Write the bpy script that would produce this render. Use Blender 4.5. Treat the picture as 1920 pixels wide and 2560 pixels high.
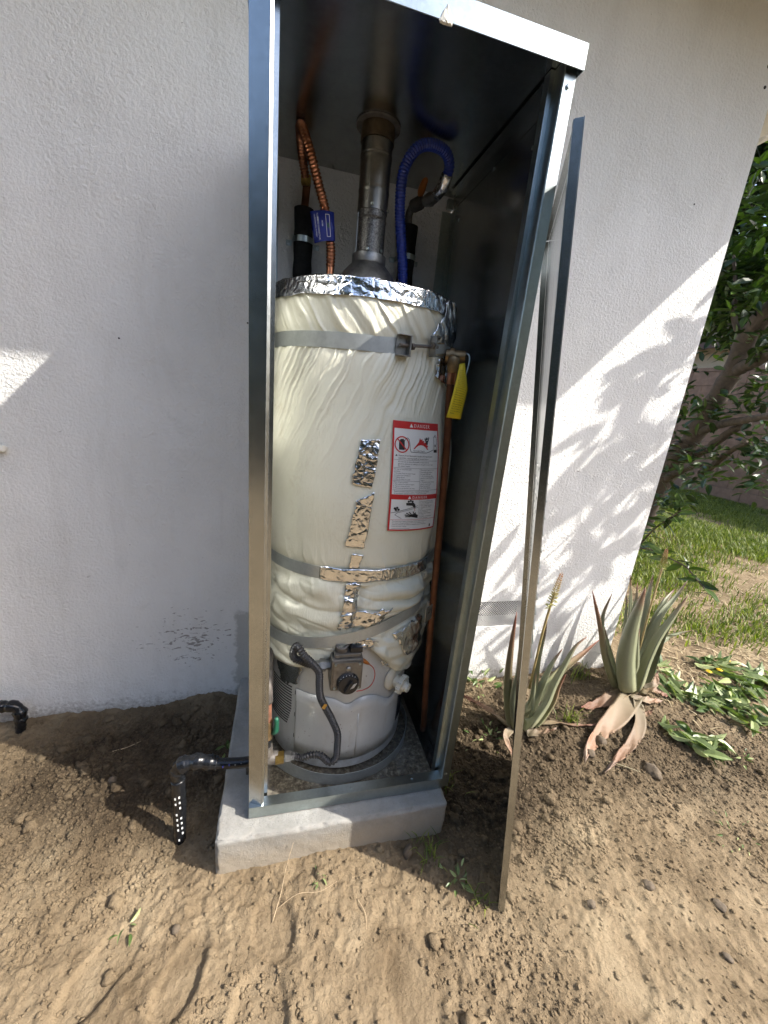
import bpy, math, random
import numpy as np
from mathutils import Matrix, Vector

for _o in list(bpy.data.objects):
    bpy.data.objects.remove(_o)
SC = bpy.context.scene
COL = SC.collection
R = math.radians

# ------------------------------------------------------------------ camera
cam_d = bpy.data.cameras.new('camera')
cam = bpy.data.objects.new('camera', cam_d)
COL.objects.link(cam)
SC.camera = cam
cam_d.sensor_fit = 'HORIZONTAL'
cam_d.sensor_width = 36.0
cam_d.lens = 36.0 * 984.717 / 1920.0
cam_d.clip_start = 0.02
cam_d.clip_end = 500.0
_a, _b, _c = R(-14.99069608), R(-15.992943), R(-5.61853442)
cam.matrix_world = (Matrix.Translation((0.0760, -1.5135, 1.2110)) @ Matrix.Rotation(_a, 4, 'Z')
                    @ Matrix.Rotation(_b, 4, 'X') @ Matrix.Rotation(_c, 4, 'Y') @ Matrix.Rotation(R(90), 4, 'X'))

# ------------------------------------------------------------------ sky, sun, exposure
SUN_DIR = Vector((1.0, -0.553, 1.07)).normalized()        # towards the sun
world = bpy.data.worlds.new('World')
SC.world = world
world.use_nodes = True
_wn = world.node_tree.nodes
_wl = world.node_tree.links
_bg = _wn['Background']
_sky = _wn.new('ShaderNodeTexSky')
_sky.sky_type = 'NISHITA'
_sky.sun_disc = False
_sky.sun_elevation = math.asin(SUN_DIR.z)
_sky.sun_rotation = math.atan2(SUN_DIR.x, SUN_DIR.y)
_sky.air_density = 1.0
_sky.dust_density = 2.5
_sky.ozone_density = 1.0
_wl.new(_sky.outputs['Color'], _bg.inputs['Color'])
_bg.inputs['Strength'].default_value = 0.15
sun_d = bpy.data.lights.new('sun', 'SUN')
sun_d.energy = 3.1
sun_d.angle = R(0.53)
sun_d.color = (1.0, 0.945, 0.86)
sun = bpy.data.objects.new('sun', sun_d)
COL.objects.link(sun)
sun.rotation_euler = (-SUN_DIR).to_track_quat('-Z', 'Y').to_euler()
sun.location = (6, -4, 8)
SC.view_settings.view_transform = 'Standard'
SC.view_settings.look = 'None'
SC.view_settings.gamma = 1.0
SC.view_settings.use_curve_mapping = False
SC.view_settings.exposure = 1.42
SC.render.engine = 'CYCLES'
SC.cycles.use_denoising = True
SC.cycles.use_adaptive_sampling = True
SC.cycles.adaptive_threshold = 0.03
SC.cycles.max_bounces = 8
SC.cycles.diffuse_bounces = 4
SC.cycles.glossy_bounces = 4
SC.cycles.blur_glossy = 0.4
SC.cycles.sample_clamp_indirect = 10.0

# ------------------------------------------------------------------ noise
def _hash(ix, iy, seed):
    h = (ix.astype(np.int64) * 374761393 + iy.astype(np.int64) * 668265263 + seed * 974634777) & 0xFFFFFFFF
    h = ((h ^ (h >> 13)) * 1274126177) & 0xFFFFFFFF
    h = (h ^ (h >> 16)) & 0xFFFFFFFF
    return h / 4294967295.0

def vnoise(x, y, seed=0):
    x = np.asarray(x, float); y = np.asarray(y, float)
    ix = np.floor(x); iy = np.floor(y)
    fx = x - ix; fy = y - iy
    fx = fx * fx * fx * (fx * (fx * 6 - 15) + 10); fy = fy * fy * fy * (fy * (fy * 6 - 15) + 10)
    a = _hash(ix, iy, seed); b = _hash(ix + 1, iy, seed); c = _hash(ix, iy + 1, seed); d = _hash(ix + 1, iy + 1, seed)
    return (a + (b - a) * fx) * (1 - fy) + (c + (d - c) * fx) * fy          # 0..1

def fbm(x, y, seed=0, octaves=4, gain=0.5):
    s = 0; a = 1; t = 0
    for i in range(octaves):
        s = s + a * (vnoise(np.asarray(x) * 2 ** i + 17.3 * i, np.asarray(y) * 2 ** i - 9.1 * i, seed + i) * 2 - 1)
        t += a; a *= gain
    return s / t                                                             # -1..1

def ridge(x, y, seed=0):
    return 1 - np.abs(vnoise(x, y, seed) * 2 - 1)

def sstep(e0, e1, x):
    t = np.clip((np.asarray(x, float) - e0) / (e1 - e0), 0, 1)
    return t * t * (3 - 2 * t)

# ------------------------------------------------------------------ materials
def nt(name):
    m = bpy.data.materials.new(name)
    m.use_nodes = True
    t = m.node_tree
    return m, t, t.nodes['Principled BSDF']

def N(t, typ, **kw):
    n = t.nodes.new(typ)
    for k, v in kw.items():
        if k.startswith('i_'):
            n.inputs[k[2:].replace('_', ' ')].default_value = v
        else:
            setattr(n, k, v)
    return n

def pos(t):
    return N(t, 'ShaderNodeNewGeometry').outputs['Position']

def noise(t, vec, scale, detail=4.0, rough=0.55, dist=0.0):
    n = N(t, 'ShaderNodeTexNoise')
    n.inputs['Scale'].default_value = scale
    n.inputs['Detail'].default_value = detail
    n.inputs['Roughness'].default_value = rough
    n.inputs['Distortion'].default_value = dist
    if vec is not None:
        t.links.new(vec, n.inputs['Vector'])
    return n.outputs['Fac']

def ramp(t, fac, stops):
    r = N(t, 'ShaderNodeValToRGB')
    e = r.color_ramp.elements
    while len(e) < len(stops):
        e.new(0.5)
    for el, (p_, c) in zip(e, stops):
        el.position = p_
        el.color = (c[0], c[1], c[2], 1) if hasattr(c, '__len__') else (c, c, c, 1)
    t.links.new(fac, r.inputs['Fac'])
    return r.outputs['Color']

def mix(t, fac, a, b, blend='MIX'):
    m = N(t, 'ShaderNodeMix', data_type='RGBA', blend_type=blend)
    for v, i in ((fac, 0), (a, 6), (b, 7)):
        if isinstance(v, bpy.types.NodeSocket):
            t.links.new(v, m.inputs[i])
        elif i == 0:
            m.inputs[0].default_value = v
        else:
            m.inputs[i].default_value = (v[0], v[1], v[2], 1)
    return m.outputs[2]

def mth(t, op, a, b=None, clamp=False):
    m = N(t, 'ShaderNodeMath', operation=op, use_clamp=clamp)
    for v, i in ((a, 0), (b, 1)):
        if v is None:
            continue
        if isinstance(v, bpy.types.NodeSocket):
            t.links.new(v, m.inputs[i])
        else:
            m.inputs[i].default_value = v
    return m.outputs[0]

def bump(t, bsdf, height, strength=0.3, dist=0.002, prev=None):
    b = N(t, 'ShaderNodeBump')
    b.inputs['Strength'].default_value = strength
    b.inputs['Distance'].default_value = dist
    t.links.new(height, b.inputs['Height'])
    if prev is not None:
        t.links.new(prev, b.inputs['Normal'])
    t.links.new(b.outputs['Normal'], bsdf.inputs['Normal'])
    return b.outputs['Normal']

def setc(t, bsdf, c):
    if isinstance(c, bpy.types.NodeSocket):
        t.links.new(c, bsdf.inputs['Base Color'])
    else:
        bsdf.inputs['Base Color'].default_value = (c[0], c[1], c[2], 1)

def stretch(t, vec, s):
    m = N(t, 'ShaderNodeVectorMath', operation='MULTIPLY')
    t.links.new(vec, m.inputs[0])
    m.inputs[1].default_value = s
    return m.outputs[0]

def simple(name, c, rough=0.5, metal=0.0, var=0.15, vscale=30, bumps=0.0, bscale=200, coat=0.0, spec=0.5):
    m, t, b = nt(name)
    P = pos(t)
    n = noise(t, P, vscale, 4, 0.6)
    lo = tuple(max(0, x * (1 - var)) for x in c); hi = tuple(min(1, x * (1 + var)) for x in c)
    setc(t, b, ramp(t, n, [(0.3, lo), (0.7, hi)]))
    b.inputs['Metallic'].default_value = metal
    b.inputs['Specular IOR Level'].default_value = spec
    rr = noise(t, P, vscale * 2.3, 3, 0.6)
    t.links.new(mth(t, 'MULTIPLY_ADD', rr, 0.0) if False else mth(t, 'ADD', mth(t, 'MULTIPLY', rr, rough * 0.4), rough * 0.8), b.inputs['Roughness'])
    b.inputs['Coat Weight'].default_value = coat
    if bumps > 0:
        bump(t, b, noise(t, P, bscale, 3, 0.6), bumps, 0.002)
    return m

MAT = {}

def m_stucco():
    m, t, b = nt('painted_stucco')
    P = pos(t)
    sx = N(t, 'ShaderNodeSeparateXYZ'); t.links.new(P, sx.inputs[0])
    X, Z = sx.outputs[0], sx.outputs[2]
    base = ramp(t, noise(t, P, 3.0, 5, 0.6), [(0.3, (0.72, 0.72, 0.70)), (0.7, (0.80, 0.80, 0.785))])
    # smudges
    base = mix(t, mth(t, 'MULTIPLY', ramp(t, noise(t, P, 9, 4, 0.7, 0.6), [(0.60, 0.0), (0.78, 1.0)]), 0.25), base, (0.45, 0.46, 0.44))
    # peeled dark chips near the pad
    dx = mth(t, 'MULTIPLY', mth(t, 'ADD', X, 0.27), 3.4); dz = mth(t, 'MULTIPLY', mth(t, 'SUBTRACT', Z, 0.20), 5.0)
    rr = mth(t, 'SQRT', mth(t, 'ADD', mth(t, 'MULTIPLY', dx, dx), mth(t, 'MULTIPLY', dz, dz)))
    near = mth(t, 'SUBTRACT', 1.0, rr, True)
    chips = noise(t, stretch(t, P, (0.55, 1, 1.3)), 62, 3, 0.6, 0.5)
    thr = mth(t, 'ADD', chips, mth(t, 'MULTIPLY', near, 0.22))
    base = mix(t, mth(t, 'MULTIPLY', ramp(t, thr, [(0.725, 0.0), (0.765, 1.0)]), 0.78), base, (0.20, 0.18, 0.16))
    # faint rain streaks and hand smears
    base = mix(t, mth(t, 'MULTIPLY', ramp(t, noise(t, stretch(t, P, (1, 1, 0.18)), 11, 5, 0.7, 0.5), [(0.52, 0.0), (0.75, 1.0)]), 0.22), base, (0.50, 0.48, 0.44))
    # unpainted patch beside the cabinet foot
    ed = noise(t, P, 22, 4, 0.6)
    px = mth(t, 'ADD', X, mth(t, 'MULTIPLY', ed, 0.09))
    inx = mth(t, 'MULTIPLY', ramp(t, mth(t, 'ADD', px, 1.0), [(0.935, 0.0), (0.95, 1.0)]), ramp(t, X, [(0.0, 1.0), (0.001, 0.0)]))
    inz = ramp(t, mth(t, 'ADD', Z, mth(t, 'MULTIPLY', ed, 0.1)), [(0.36, 1.0), (0.38, 0.0)])
    base = mix(t, mth(t, 'MULTIPLY', mth(t, 'MULTIPLY', inx, inz), 0.75), base, (0.40, 0.40, 0.37))
    # soil splashed on the foot of the wall
    dirt = mth(t, 'ADD', mth(t, 'MULTIPLY', Z, -9.0), mth(t, 'SUBTRACT', mth(t, 'MULTIPLY', noise(t, P, 60, 5, 0.7), 2.2), 1.55))
    base = mix(t, mth(t, 'MULTIPLY', ramp(t, dirt, [(0.0, 0.0), (0.9, 1.0)]), 0.85), base, (0.13, 0.105, 0.08))
    splash = mth(t, 'ADD', mth(t, 'MULTIPLY', Z, -2.2), mth(t, 'SUBTRACT', mth(t, 'MULTIPLY', noise(t, P, 14, 5, 0.7), 1.6), 0.75))
    base = mix(t, mth(t, 'MULTIPLY', ramp(t, splash, [(0.0, 0.0), (0.8, 1.0)]), 0.35), base, (0.42, 0.38, 0.32))
    setc(t, b, base)
    b.inputs['Roughness'].default_value = 0.88
    b.inputs['Specular IOR Level'].default_value = 0.25
    n1 = noise(t, P, 95, 4, 0.62, 0.4)
    n2 = noise(t, P, 260, 2, 0.5)
    n3 = noise(t, P, 7, 2, 0.5)
    h = mth(t, 'MULTIPLY', mth(t, 'ADD', ramp(t, n1, [(0.30, 0.0), (0.72, 1.0)]), mth(t, 'MULTIPLY', n2, 0.25)), ramp(t, noise(t, P, 5, 4, 0.65), [(0.3, 0.45), (0.7, 1.15)]))
    nn = bump(t, b, h, 0.62, 0.006)
    bump(t, b, n3, 0.25, 0.02, nn)
    return m

def m_soil():
    m, t, b = nt('soil')
    P = pos(t)
    sx = N(t, 'ShaderNodeSeparateXYZ'); t.links.new(P, sx.inputs[0])
    X, Y = sx.outputs[0], sx.outputs[1]
    dry = ramp(t, noise(t, P, 5, 6, 0.65, 0.4), [(0.30, (0.130, 0.094, 0.056)), (0.52, (0.232, 0.176, 0.110)), (0.74, (0.335, 0.266, 0.172))])
    dark_soil = ramp(t, noise(t, P, 14, 5, 0.65), [(0.3, (0.026, 0.019, 0.012)), (0.7, (0.078, 0.057, 0.036))])  # dark tone for turned earth and for shade painted into the soil
    at = N(t, 'ShaderNodeAttribute', attribute_name='dug_shade')
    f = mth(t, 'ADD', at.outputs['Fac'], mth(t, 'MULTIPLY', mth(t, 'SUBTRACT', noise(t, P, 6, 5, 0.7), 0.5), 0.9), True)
    c = mix(t, f, dry, dark_soil)
    c = mix(t, mth(t, 'MULTIPLY', ramp(t, noise(t, P, 90, 4, 0.7), [(0.55, 0.0), (0.75, 1.0)]), 0.35), c, (0.28, 0.215, 0.135))
    c = mix(t, mth(t, 'MULTIPLY', ramp(t, noise(t, P, 160, 3, 0.7), [(0.28, 1.0), (0.42, 0.0)]), 0.35), c, (0.055, 0.040, 0.025))
    # straw coloured bare ground further off
    setc(t, b, c)
    b.inputs['Roughness'].default_value = 0.95
    b.inputs['Specular IOR Level'].default_value = 0.15
    n1 = noise(t, P, 60, 6, 0.7, 0.3)
    v = N(t, 'ShaderNodeTexVoronoi', feature='F1'); v.inputs['Scale'].default_value = 75
    t.links.new(P, v.inputs['Vector'])
    nn = bump(t, b, n1, 0.7, 0.009)
    nn = bump(t, b, v.outputs['Distance'], 0.5, 0.006, nn)
    bump(t, b, noise(t, P, 240, 4, 0.7, 0.4), 0.7, 0.004, nn)
    return m

def m_concrete():
    m, t, b = nt('concrete')
    P = pos(t)
    sx = N(t, 'ShaderNodeSeparateXYZ'); t.links.new(P, sx.inputs[0])
    X, Y, Z = sx.outputs
    c = ramp(t, noise(t, P, 8, 6, 0.72), [(0.3, (0.20, 0.197, 0.182)), (0.7, (0.34, 0.335, 0.315))])
    c = mix(t, ramp(t, noise(t, P, 38, 5, 0.7), [(0.62, 0.0), (0.75, 0.6)]), c, (0.22, 0.21, 0.19))
    c = mix(t, ramp(t, noise(t, P, 190, 2, 0.6), [(0.66, 0.0), (0.72, 0.7)]), c, (0.17, 0.165, 0.155))
    # the board marked front is browner than the trowelled top
    low = ramp(t, mth(t, 'ADD', mth(t, 'MULTIPLY', Z, -6.0), mth(t, 'MULTIPLY', noise(t, P, 30, 4, 0.7), 0.5)), [(0.25, 0.0), (0.75, 1.0)])
    c = mix(t, mth(t, 'MULTIPLY', low, 0.7), c, (0.34, 0.285, 0.21))
    # debris and moss stain on the floor inside the cabinet
    inx = mth(t, 'MULTIPLY', ramp(t, X, [(0.03, 0.0), (0.06, 1.0)]), ramp(t, mth(t, 'ADD', Y, 1.0), [(0.40, 0.0), (0.44, 1.0)]))
    grit = ramp(t, noise(t, P, 70, 5, 0.7), [(0.35, (0.05, 0.04, 0.03)), (0.52, (0.13, 0.11, 0.075)), (0.70, (0.34, 0.30, 0.22))])
    c = mix(t, mth(t, 'MULTIPLY', inx, ramp(t, noise(t, P, 9, 4, 0.7), [(0.25, 0.55), (0.5, 1.0)])), c, grit)
    setc(t, b, c)
    b.inputs['Roughness'].default_value = 0.85
    b.inputs['Specular IOR Level'].default_value = 0.3
    nn = bump(t, b, noise(t, P, 45, 6, 0.7), 0.45, 0.007)
    bump(t, b, ramp(t, noise(t, P, 210, 3, 0.6), [(0.28, 0.0), (0.42, 1.0)]), 0.5, 0.003, nn)
    return m

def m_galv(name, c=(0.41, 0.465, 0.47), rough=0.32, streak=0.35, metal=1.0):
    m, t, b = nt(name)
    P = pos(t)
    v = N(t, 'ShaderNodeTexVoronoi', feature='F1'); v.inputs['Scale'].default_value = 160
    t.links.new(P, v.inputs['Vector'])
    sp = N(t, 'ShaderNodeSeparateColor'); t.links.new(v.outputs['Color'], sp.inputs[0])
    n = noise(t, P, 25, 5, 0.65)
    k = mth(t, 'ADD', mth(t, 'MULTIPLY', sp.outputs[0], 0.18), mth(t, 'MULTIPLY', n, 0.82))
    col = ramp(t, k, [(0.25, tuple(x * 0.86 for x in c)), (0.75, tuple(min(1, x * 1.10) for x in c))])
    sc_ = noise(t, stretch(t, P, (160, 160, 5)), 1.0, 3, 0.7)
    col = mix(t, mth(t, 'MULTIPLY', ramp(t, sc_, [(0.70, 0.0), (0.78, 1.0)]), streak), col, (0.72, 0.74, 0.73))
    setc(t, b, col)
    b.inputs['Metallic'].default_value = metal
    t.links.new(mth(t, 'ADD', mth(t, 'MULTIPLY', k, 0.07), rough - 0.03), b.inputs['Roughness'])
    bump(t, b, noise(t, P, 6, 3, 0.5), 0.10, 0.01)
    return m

def m_foil():
    m, t, b = nt('foil_tape')
    P = pos(t)
    setc(t, b, (0.80, 0.81, 0.82))
    b.inputs['Metallic'].default_value = 1.0
    b.inputs['Roughness'].default_value = 0.20
    v = N(t, 'ShaderNodeTexVoronoi', feature='DISTANCE_TO_EDGE'); v.inputs['Scale'].default_value = 42
    w = N(t, 'ShaderNodeVectorMath', operation='ADD')
    nz = N(t, 'ShaderNodeTexNoise'); nz.inputs['Scale'].default_value = 30
    t.links.new(P, nz.inputs['Vector'])
    sc_ = N(t, 'ShaderNodeVectorMath', operation='SCALE'); sc_.inputs['Scale'].default_value = 0.03
    t.links.new(nz.outputs['Color'], sc_.inputs[0])
    t.links.new(P, w.inputs[0]); t.links.new(sc_.outputs[0], w.inputs[1])
    t.links.new(w.outputs[0], v.inputs['Vector'])
    nn = bump(t, b, ramp(t, v.outputs['Distance'], [(0.0, 0.0), (0.25, 1.0)]), 0.22, 0.006)
    bump(t, b, noise(t, P, 48, 4, 0.6, 1.4), 0.28, 0.005, nn)
    return m

def m_vinyl():
    m, t, b = nt('blanket_vinyl')
    P = pos(t)
    sx = N(t, 'ShaderNodeSeparateXYZ'); t.links.new(P, sx.inputs[0])
    c = ramp(t, noise(t, P, 4, 4, 0.6), [(0.3, (0.69, 0.68, 0.545)), (0.7, (0.77, 0.765, 0.645))])
    # grime and yellowing low down, brown scuffs
    c = mix(t, mth(t, 'MULTIPLY', ramp(t, noise(t, P, 13, 5, 0.75, 0.8), [(0.58, 0.0), (0.8, 1.0)]), 0.45), c, (0.46, 0.38, 0.24))
    c = mix(t, mth(t, 'MULTIPLY', ramp(t, noise(t, stretch(t, P, (1, 1, 2.5)), 60, 3, 0.7), [(0.70, 0.0), (0.78, 1.0)]), 0.5), c, (0.33, 0.29, 0.22))
    setc(t, b, c)
    b.inputs['Roughness'].default_value = 0.36
    b.inputs['Specular IOR Level'].default_value = 0.5
    b.inputs['Coat Weight'].default_value = 0.15
    b.inputs['Coat Roughness'].default_value = 0.25
    nn = bump(t, b, noise(t, stretch(t, P, (1, 1, 0.22)), 62, 5, 0.65, 0.8), 0.30, 0.008)
    bump(t, b, noise(t, P, 190, 3, 0.6), 0.12, 0.003, nn)
    return m

def m_enamel():
    m, t, b = nt('tank_enamel')
    P = pos(t)
    c = ramp(t, noise(t, P, 6, 5, 0.6), [(0.3, (0.50, 0.51, 0.50)), (0.7, (0.60, 0.61, 0.595))])
    sx = N(t, 'ShaderNodeSeparateXYZ'); t.links.new(P, sx.inputs[0])
    g = mth(t, 'ADD', mth(t, 'MULTIPLY', sx.outputs[2], -4.5), mth(t, 'MULTIPLY', noise(t, P, 26, 5, 0.75), 1.4))
    c = mix(t, mth(t, 'MULTIPLY', ramp(t, g, [(0.35, 0.0), (0.8, 1.0)]), 0.55), c, (0.28, 0.25, 0.20))
    c = mix(t, ramp(t, noise(t, P, 95, 3, 0.7), [(0.66, 0.0), (0.72, 0.8)]), c, (0.20, 0.175, 0.145))
    c = mix(t, ramp(t, noise(t, stretch(t, P, (1, 1, .25)), 34, 5, 0.7), [(0.55, 0.0), (0.75, 0.35)]), c, (0.36, 0.33, 0.27))
    setc(t, b, c)
    b.inputs['Roughness'].default_value = 0.34
    b.inputs['Metallic'].default_value = 0.1
    return m

def m_leaf(name, stops, rough=0.4, trans=0.0, attr='t'):
    """leaf colour along the leaf from an attribute, with blotches"""
    m, t, b = nt(name)
    P = pos(t)
    at = N(t, 'ShaderNodeAttribute', attribute_name=attr)
    oi = N(t, 'ShaderNodeObjectInfo')
    f = mth(t, 'ADD', at.outputs['Fac'], mth(t, 'MULTIPLY', mth(t, 'SUBTRACT', noise(t, P, 28, 4, 0.65), 0.5), 0.22))
    c = ramp(t, f, stops)
    c = mix(t, mth(t, 'MULTIPLY', ramp(t, noise(t, P, 120, 3, 0.7), [(0.62, 0.0), (0.75, 1.0)]), 0.35), c, (0.33, 0.25, 0.14))
    hs = N(t, 'ShaderNodeHueSaturation')
    t.links.new(c, hs.inputs['Color'])
    t.links.new(mth(t, 'ADD', mth(t, 'MULTIPLY', oi.outputs['Random'], 0.35), 0.82), hs.inputs['Value'])
    setc(t, b, hs.outputs[0])
    b.inputs['Roughness'].default_value = rough
    b.inputs['Specular IOR Level'].default_value = 0.4
    bump(t, b, noise(t, P, 160, 3, 0.6), 0.15, 0.003)
    return m

def m_foliage(name, dark, light, trans=0.35, rough=0.35):
    m, t, b = nt(name)
    P = pos(t)
    at = N(t, 'ShaderNodeAttribute', attribute_name='rnd')
    oi = N(t, 'ShaderNodeObjectInfo')
    f = mth(t, 'FRACT', mth(t, 'ADD', at.outputs['Fac'], oi.outputs['Random']))
    c = ramp(t, f, [(0.0, dark), (0.65, tuple((a + b_) / 2 for a, b_ in zip(dark, light))), (1.0, light)])
    setc(t, b, c)
    b.inputs['Roughness'].default_value = rough
    b.inputs['Specular IOR Level'].default_value = 0.45
    tr = N(t, 'ShaderNodeBsdfTranslucent')
    t.links.new(mix(t, 1.0, c, (0.75, 1.0, 0.25), 'MULTIPLY'), tr.inputs['Color'])
    ms = N(t, 'ShaderNodeMixShader'); ms.inputs[0].default_value = trans
    out = t.nodes['Material Output']
    t.links.new(b.outputs[0], ms.inputs[1]); t.links.new(tr.outputs[0], ms.inputs[2])
    t.links.new(ms.outputs[0], out.inputs['Surface'])
    return m

MAT.update(
    stucco=m_stucco(), soil=m_soil(), concrete=m_concrete(),
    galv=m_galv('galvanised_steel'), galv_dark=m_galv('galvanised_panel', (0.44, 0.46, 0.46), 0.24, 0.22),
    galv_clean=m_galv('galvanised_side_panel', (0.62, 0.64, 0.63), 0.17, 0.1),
    galv_strap=m_galv('galvanised_strap', (0.47, 0.50, 0.49), 0.42, 0.1, 0.6),
    flue=m_galv('flue_steel', (0.27, 0.26, 0.24), 0.38, 0.2),
    foil=m_foil(), vinyl=m_vinyl(), enamel=m_enamel(),
    soffit=simple('soffit_paint', (0.62, 0.60, 0.55), 0.8, var=0.08, vscale=6),
    trim=simple('trim_paint', (0.74, 0.73, 0.70), 0.6, var=0.06),
    roofing=simple('roof_shingle', (0.16, 0.105, 0.08), 0.9, var=0.4, vscale=12, bumps=0.4, bscale=60),
    copper=simple('copper', (0.38, 0.16, 0.085), 0.30, 1.0, 0.35, 22, 0.1, 90),
    copper_old=simple('aged_copper', (0.135, 0.052, 0.023), 0.5, 0.6, 0.45, 14, 0.1, 60),
    brass=simple('brass', (0.56, 0.38, 0.12), 0.35, 1.0, 0.25, 40),
    bronze=simple('dull_bronze', (0.27, 0.19, 0.10), 0.45, 0.8, 0.4, 35),
    blue=simple('blue_plastic', (0.008, 0.028, 0.24), 0.35, 0.0, 0.2, 40, coat=0.2),
    bluetag=simple('blue_tag_card', (0.010, 0.022, 0.20), 0.45, var=0.1),
    black=simple('black_foam', (0.012, 0.012, 0.012), 0.9, var=0.3, vscale=60, bumps=0.3),
    tape=simple('black_pipe_tape', (0.010, 0.011, 0.013), 0.24, var=0.3, vscale=50, bumps=0.25, bscale=55, coat=0.15, spec=0.35),
    hose=simple('black_hose_coating', (0.035, 0.035, 0.036), 0.38, 0.0, 0.25, 40),
    steelgrey=simple('grey_steel', (0.30, 0.30, 0.29), 0.42, 0.9, 0.3, 40),
    casting=simple('valve_casting', (0.20, 0.185, 0.16), 0.45, 0.6, 0.25, 45, 0.15, 150),
    rust=simple('rusted_pipe', (0.22, 0.10, 0.06), 0.75, 0.3, 0.5, 50, 0.3, 120),
    iron=simple('old_iron', (0.17, 0.155, 0.14), 0.6, 0.7, 0.35, 40, 0.2, 120),
    green=simple('green_plastic', (0.010, 0.095, 0.055), 0.4, var=0.2),
    knobblack=simple('black_plastic', (0.015, 0.015, 0.016), 0.35, var=0.2),
    ivory=simple('ivory_plastic', (0.66, 0.63, 0.52), 0.4, var=0.1),
    white=simple('white_print', (0.80, 0.80, 0.78), 0.5, var=0.04),
    paper=simple('label_paper', (0.74, 0.75, 0.74), 0.42, var=0.05, vscale=20),
    red=simple('red_print', (0.52, 0.022, 0.022), 0.42, var=0.06, vscale=20),
    ink=simple('black_print', (0.02, 0.02, 0.022), 0.5, var=0.1),
    yellow=simple('yellow_tag_card', (0.66, 0.52, 0.015), 0.45, var=0.06),
    orange=simple('orange_plastic', (0.36, 0.11, 0.012), 0.4, var=0.1),
    redwire=simple('red_wire', (0.45, 0.05, 0.03), 0.4, var=0.1),
    foam=simple('spray_foam', (0.72, 0.70, 0.62), 0.8, var=0.12, vscale=90, bumps=0.4),
    vegwood=simple('bark', (0.070, 0.053, 0.040), 0.85, var=0.35, vscale=25, bumps=0.5, bscale=60),
    stalk=simple('flower_stalk', (0.26, 0.20, 0.08), 0.6, var=0.3, vscale=60),
    twig=simple('dry_twig', (0.42, 0.32, 0.20), 0.8, var=0.3, vscale=80),
    stone=simple('field_stone', (0.115, 0.088, 0.060), 0.9, var=0.35, vscale=45, bumps=0.5, bscale=120),
    block=simple('concrete_block', (0.20, 0.128, 0.092), 0.92, var=0.22, vscale=9, bumps=0.4, bscale=120),
    mortar=simple('mortar', (0.15, 0.110, 0.09), 0.95, var=0.2, vscale=20),
    cream=simple('cream_stucco', (0.46, 0.38, 0.28), 0.9, var=0.06, vscale=8, bumps=0.2, bscale=80),
    brownpaint=simple('brown_fascia_paint', (0.07, 0.035, 0.025), 0.6, var=0.2),
    fruit=simple('orange_fruit', (0.70, 0.28, 0.02), 0.45, var=0.15),
    dandelion=simple('yellow_petals', (0.80, 0.55, 0.01), 0.6, var=0.15, vscale=200),
    aloe_g=m_leaf('aloe_green', [(0.0, (0.33, 0.33, 0.20)), (0.25, (0.225, 0.24, 0.15)), (0.78, (0.19, 0.205, 0.13)), (0.92, (0.18, 0.125, 0.08)), (1.0, (0.13, 0.05, 0.035))]),
    aloe_r=m_leaf('aloe_reddened', [(0.0, (0.32, 0.32, 0.19)), (0.35, (0.24, 0.25, 0.135)), (0.65, (0.22, 0.165, 0.095)), (1.0, (0.20, 0.065, 0.045))]),
    aloe_d=m_leaf('aloe_withered', [(0.0, (0.20, 0.17, 0.10)), (0.4, (0.17, 0.115, 0.068)), (1.0, (0.17, 0.075, 0.05))], 0.6),
    aloe_p=m_leaf('aloe_pale_dry', [(0.0, (0.155, 0.132, 0.085)), (0.35, (0.19, 0.142, 0.092)), (0.8, (0.21, 0.118, 0.072)), (1.0, (0.30, 0.23, 0.18))], 0.6),
    leaf=m_foliage('citrus_leaf', (0.010, 0.026, 0.007), (0.075, 0.125, 0.022), 0.25),
    leafdark=m_foliage('dark_leaf', (0.008, 0.020, 0.006), (0.035, 0.06, 0.016), 0.2),
    cutleaf=m_foliage('cut_leaf', (0.05, 0.10, 0.02), (0.42, 0.47, 0.22), 0.2, 0.4),
    grass=m_foliage('grass_blade', (0.06, 0.105, 0.014), (0.33, 0.35, 0.07), 0.35, 0.5),
    straw=m_foliage('straw_litter', (0.25, 0.19, 0.10), (0.55, 0.46, 0.30), 0.1, 0.7),
)

# ------------------------------------------------------------------ mesh helpers
def children_inverse(par):
    return Matrix.Translation(-Vector(par['_base'])) if '_base' in par else Matrix.Identity(4)

def link(o, parent=None):
    COL.objects.link(o)
    if parent is not None:
        o.parent = parent
        o.matrix_parent_inverse = Matrix.Translation(-BASE[parent.name])
    return o

BASE = {}        # world position of each object's origin (no rotations are used on parents)

def thing(name, label, cat, base, group=None):
    o = bpy.data.objects.new(name, None)
    o.empty_display_size = 0.05
    COL.objects.link(o)
    o.location = base
    BASE[o.name] = Vector(base)
    o['label'] = label; o['category'] = cat
    if group:
        o['group'] = group
    return o

def tag(o, label, cat, group=None):
    o['label'] = label; o['category'] = cat
    if group:
        o['group'] = group
    return o

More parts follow.
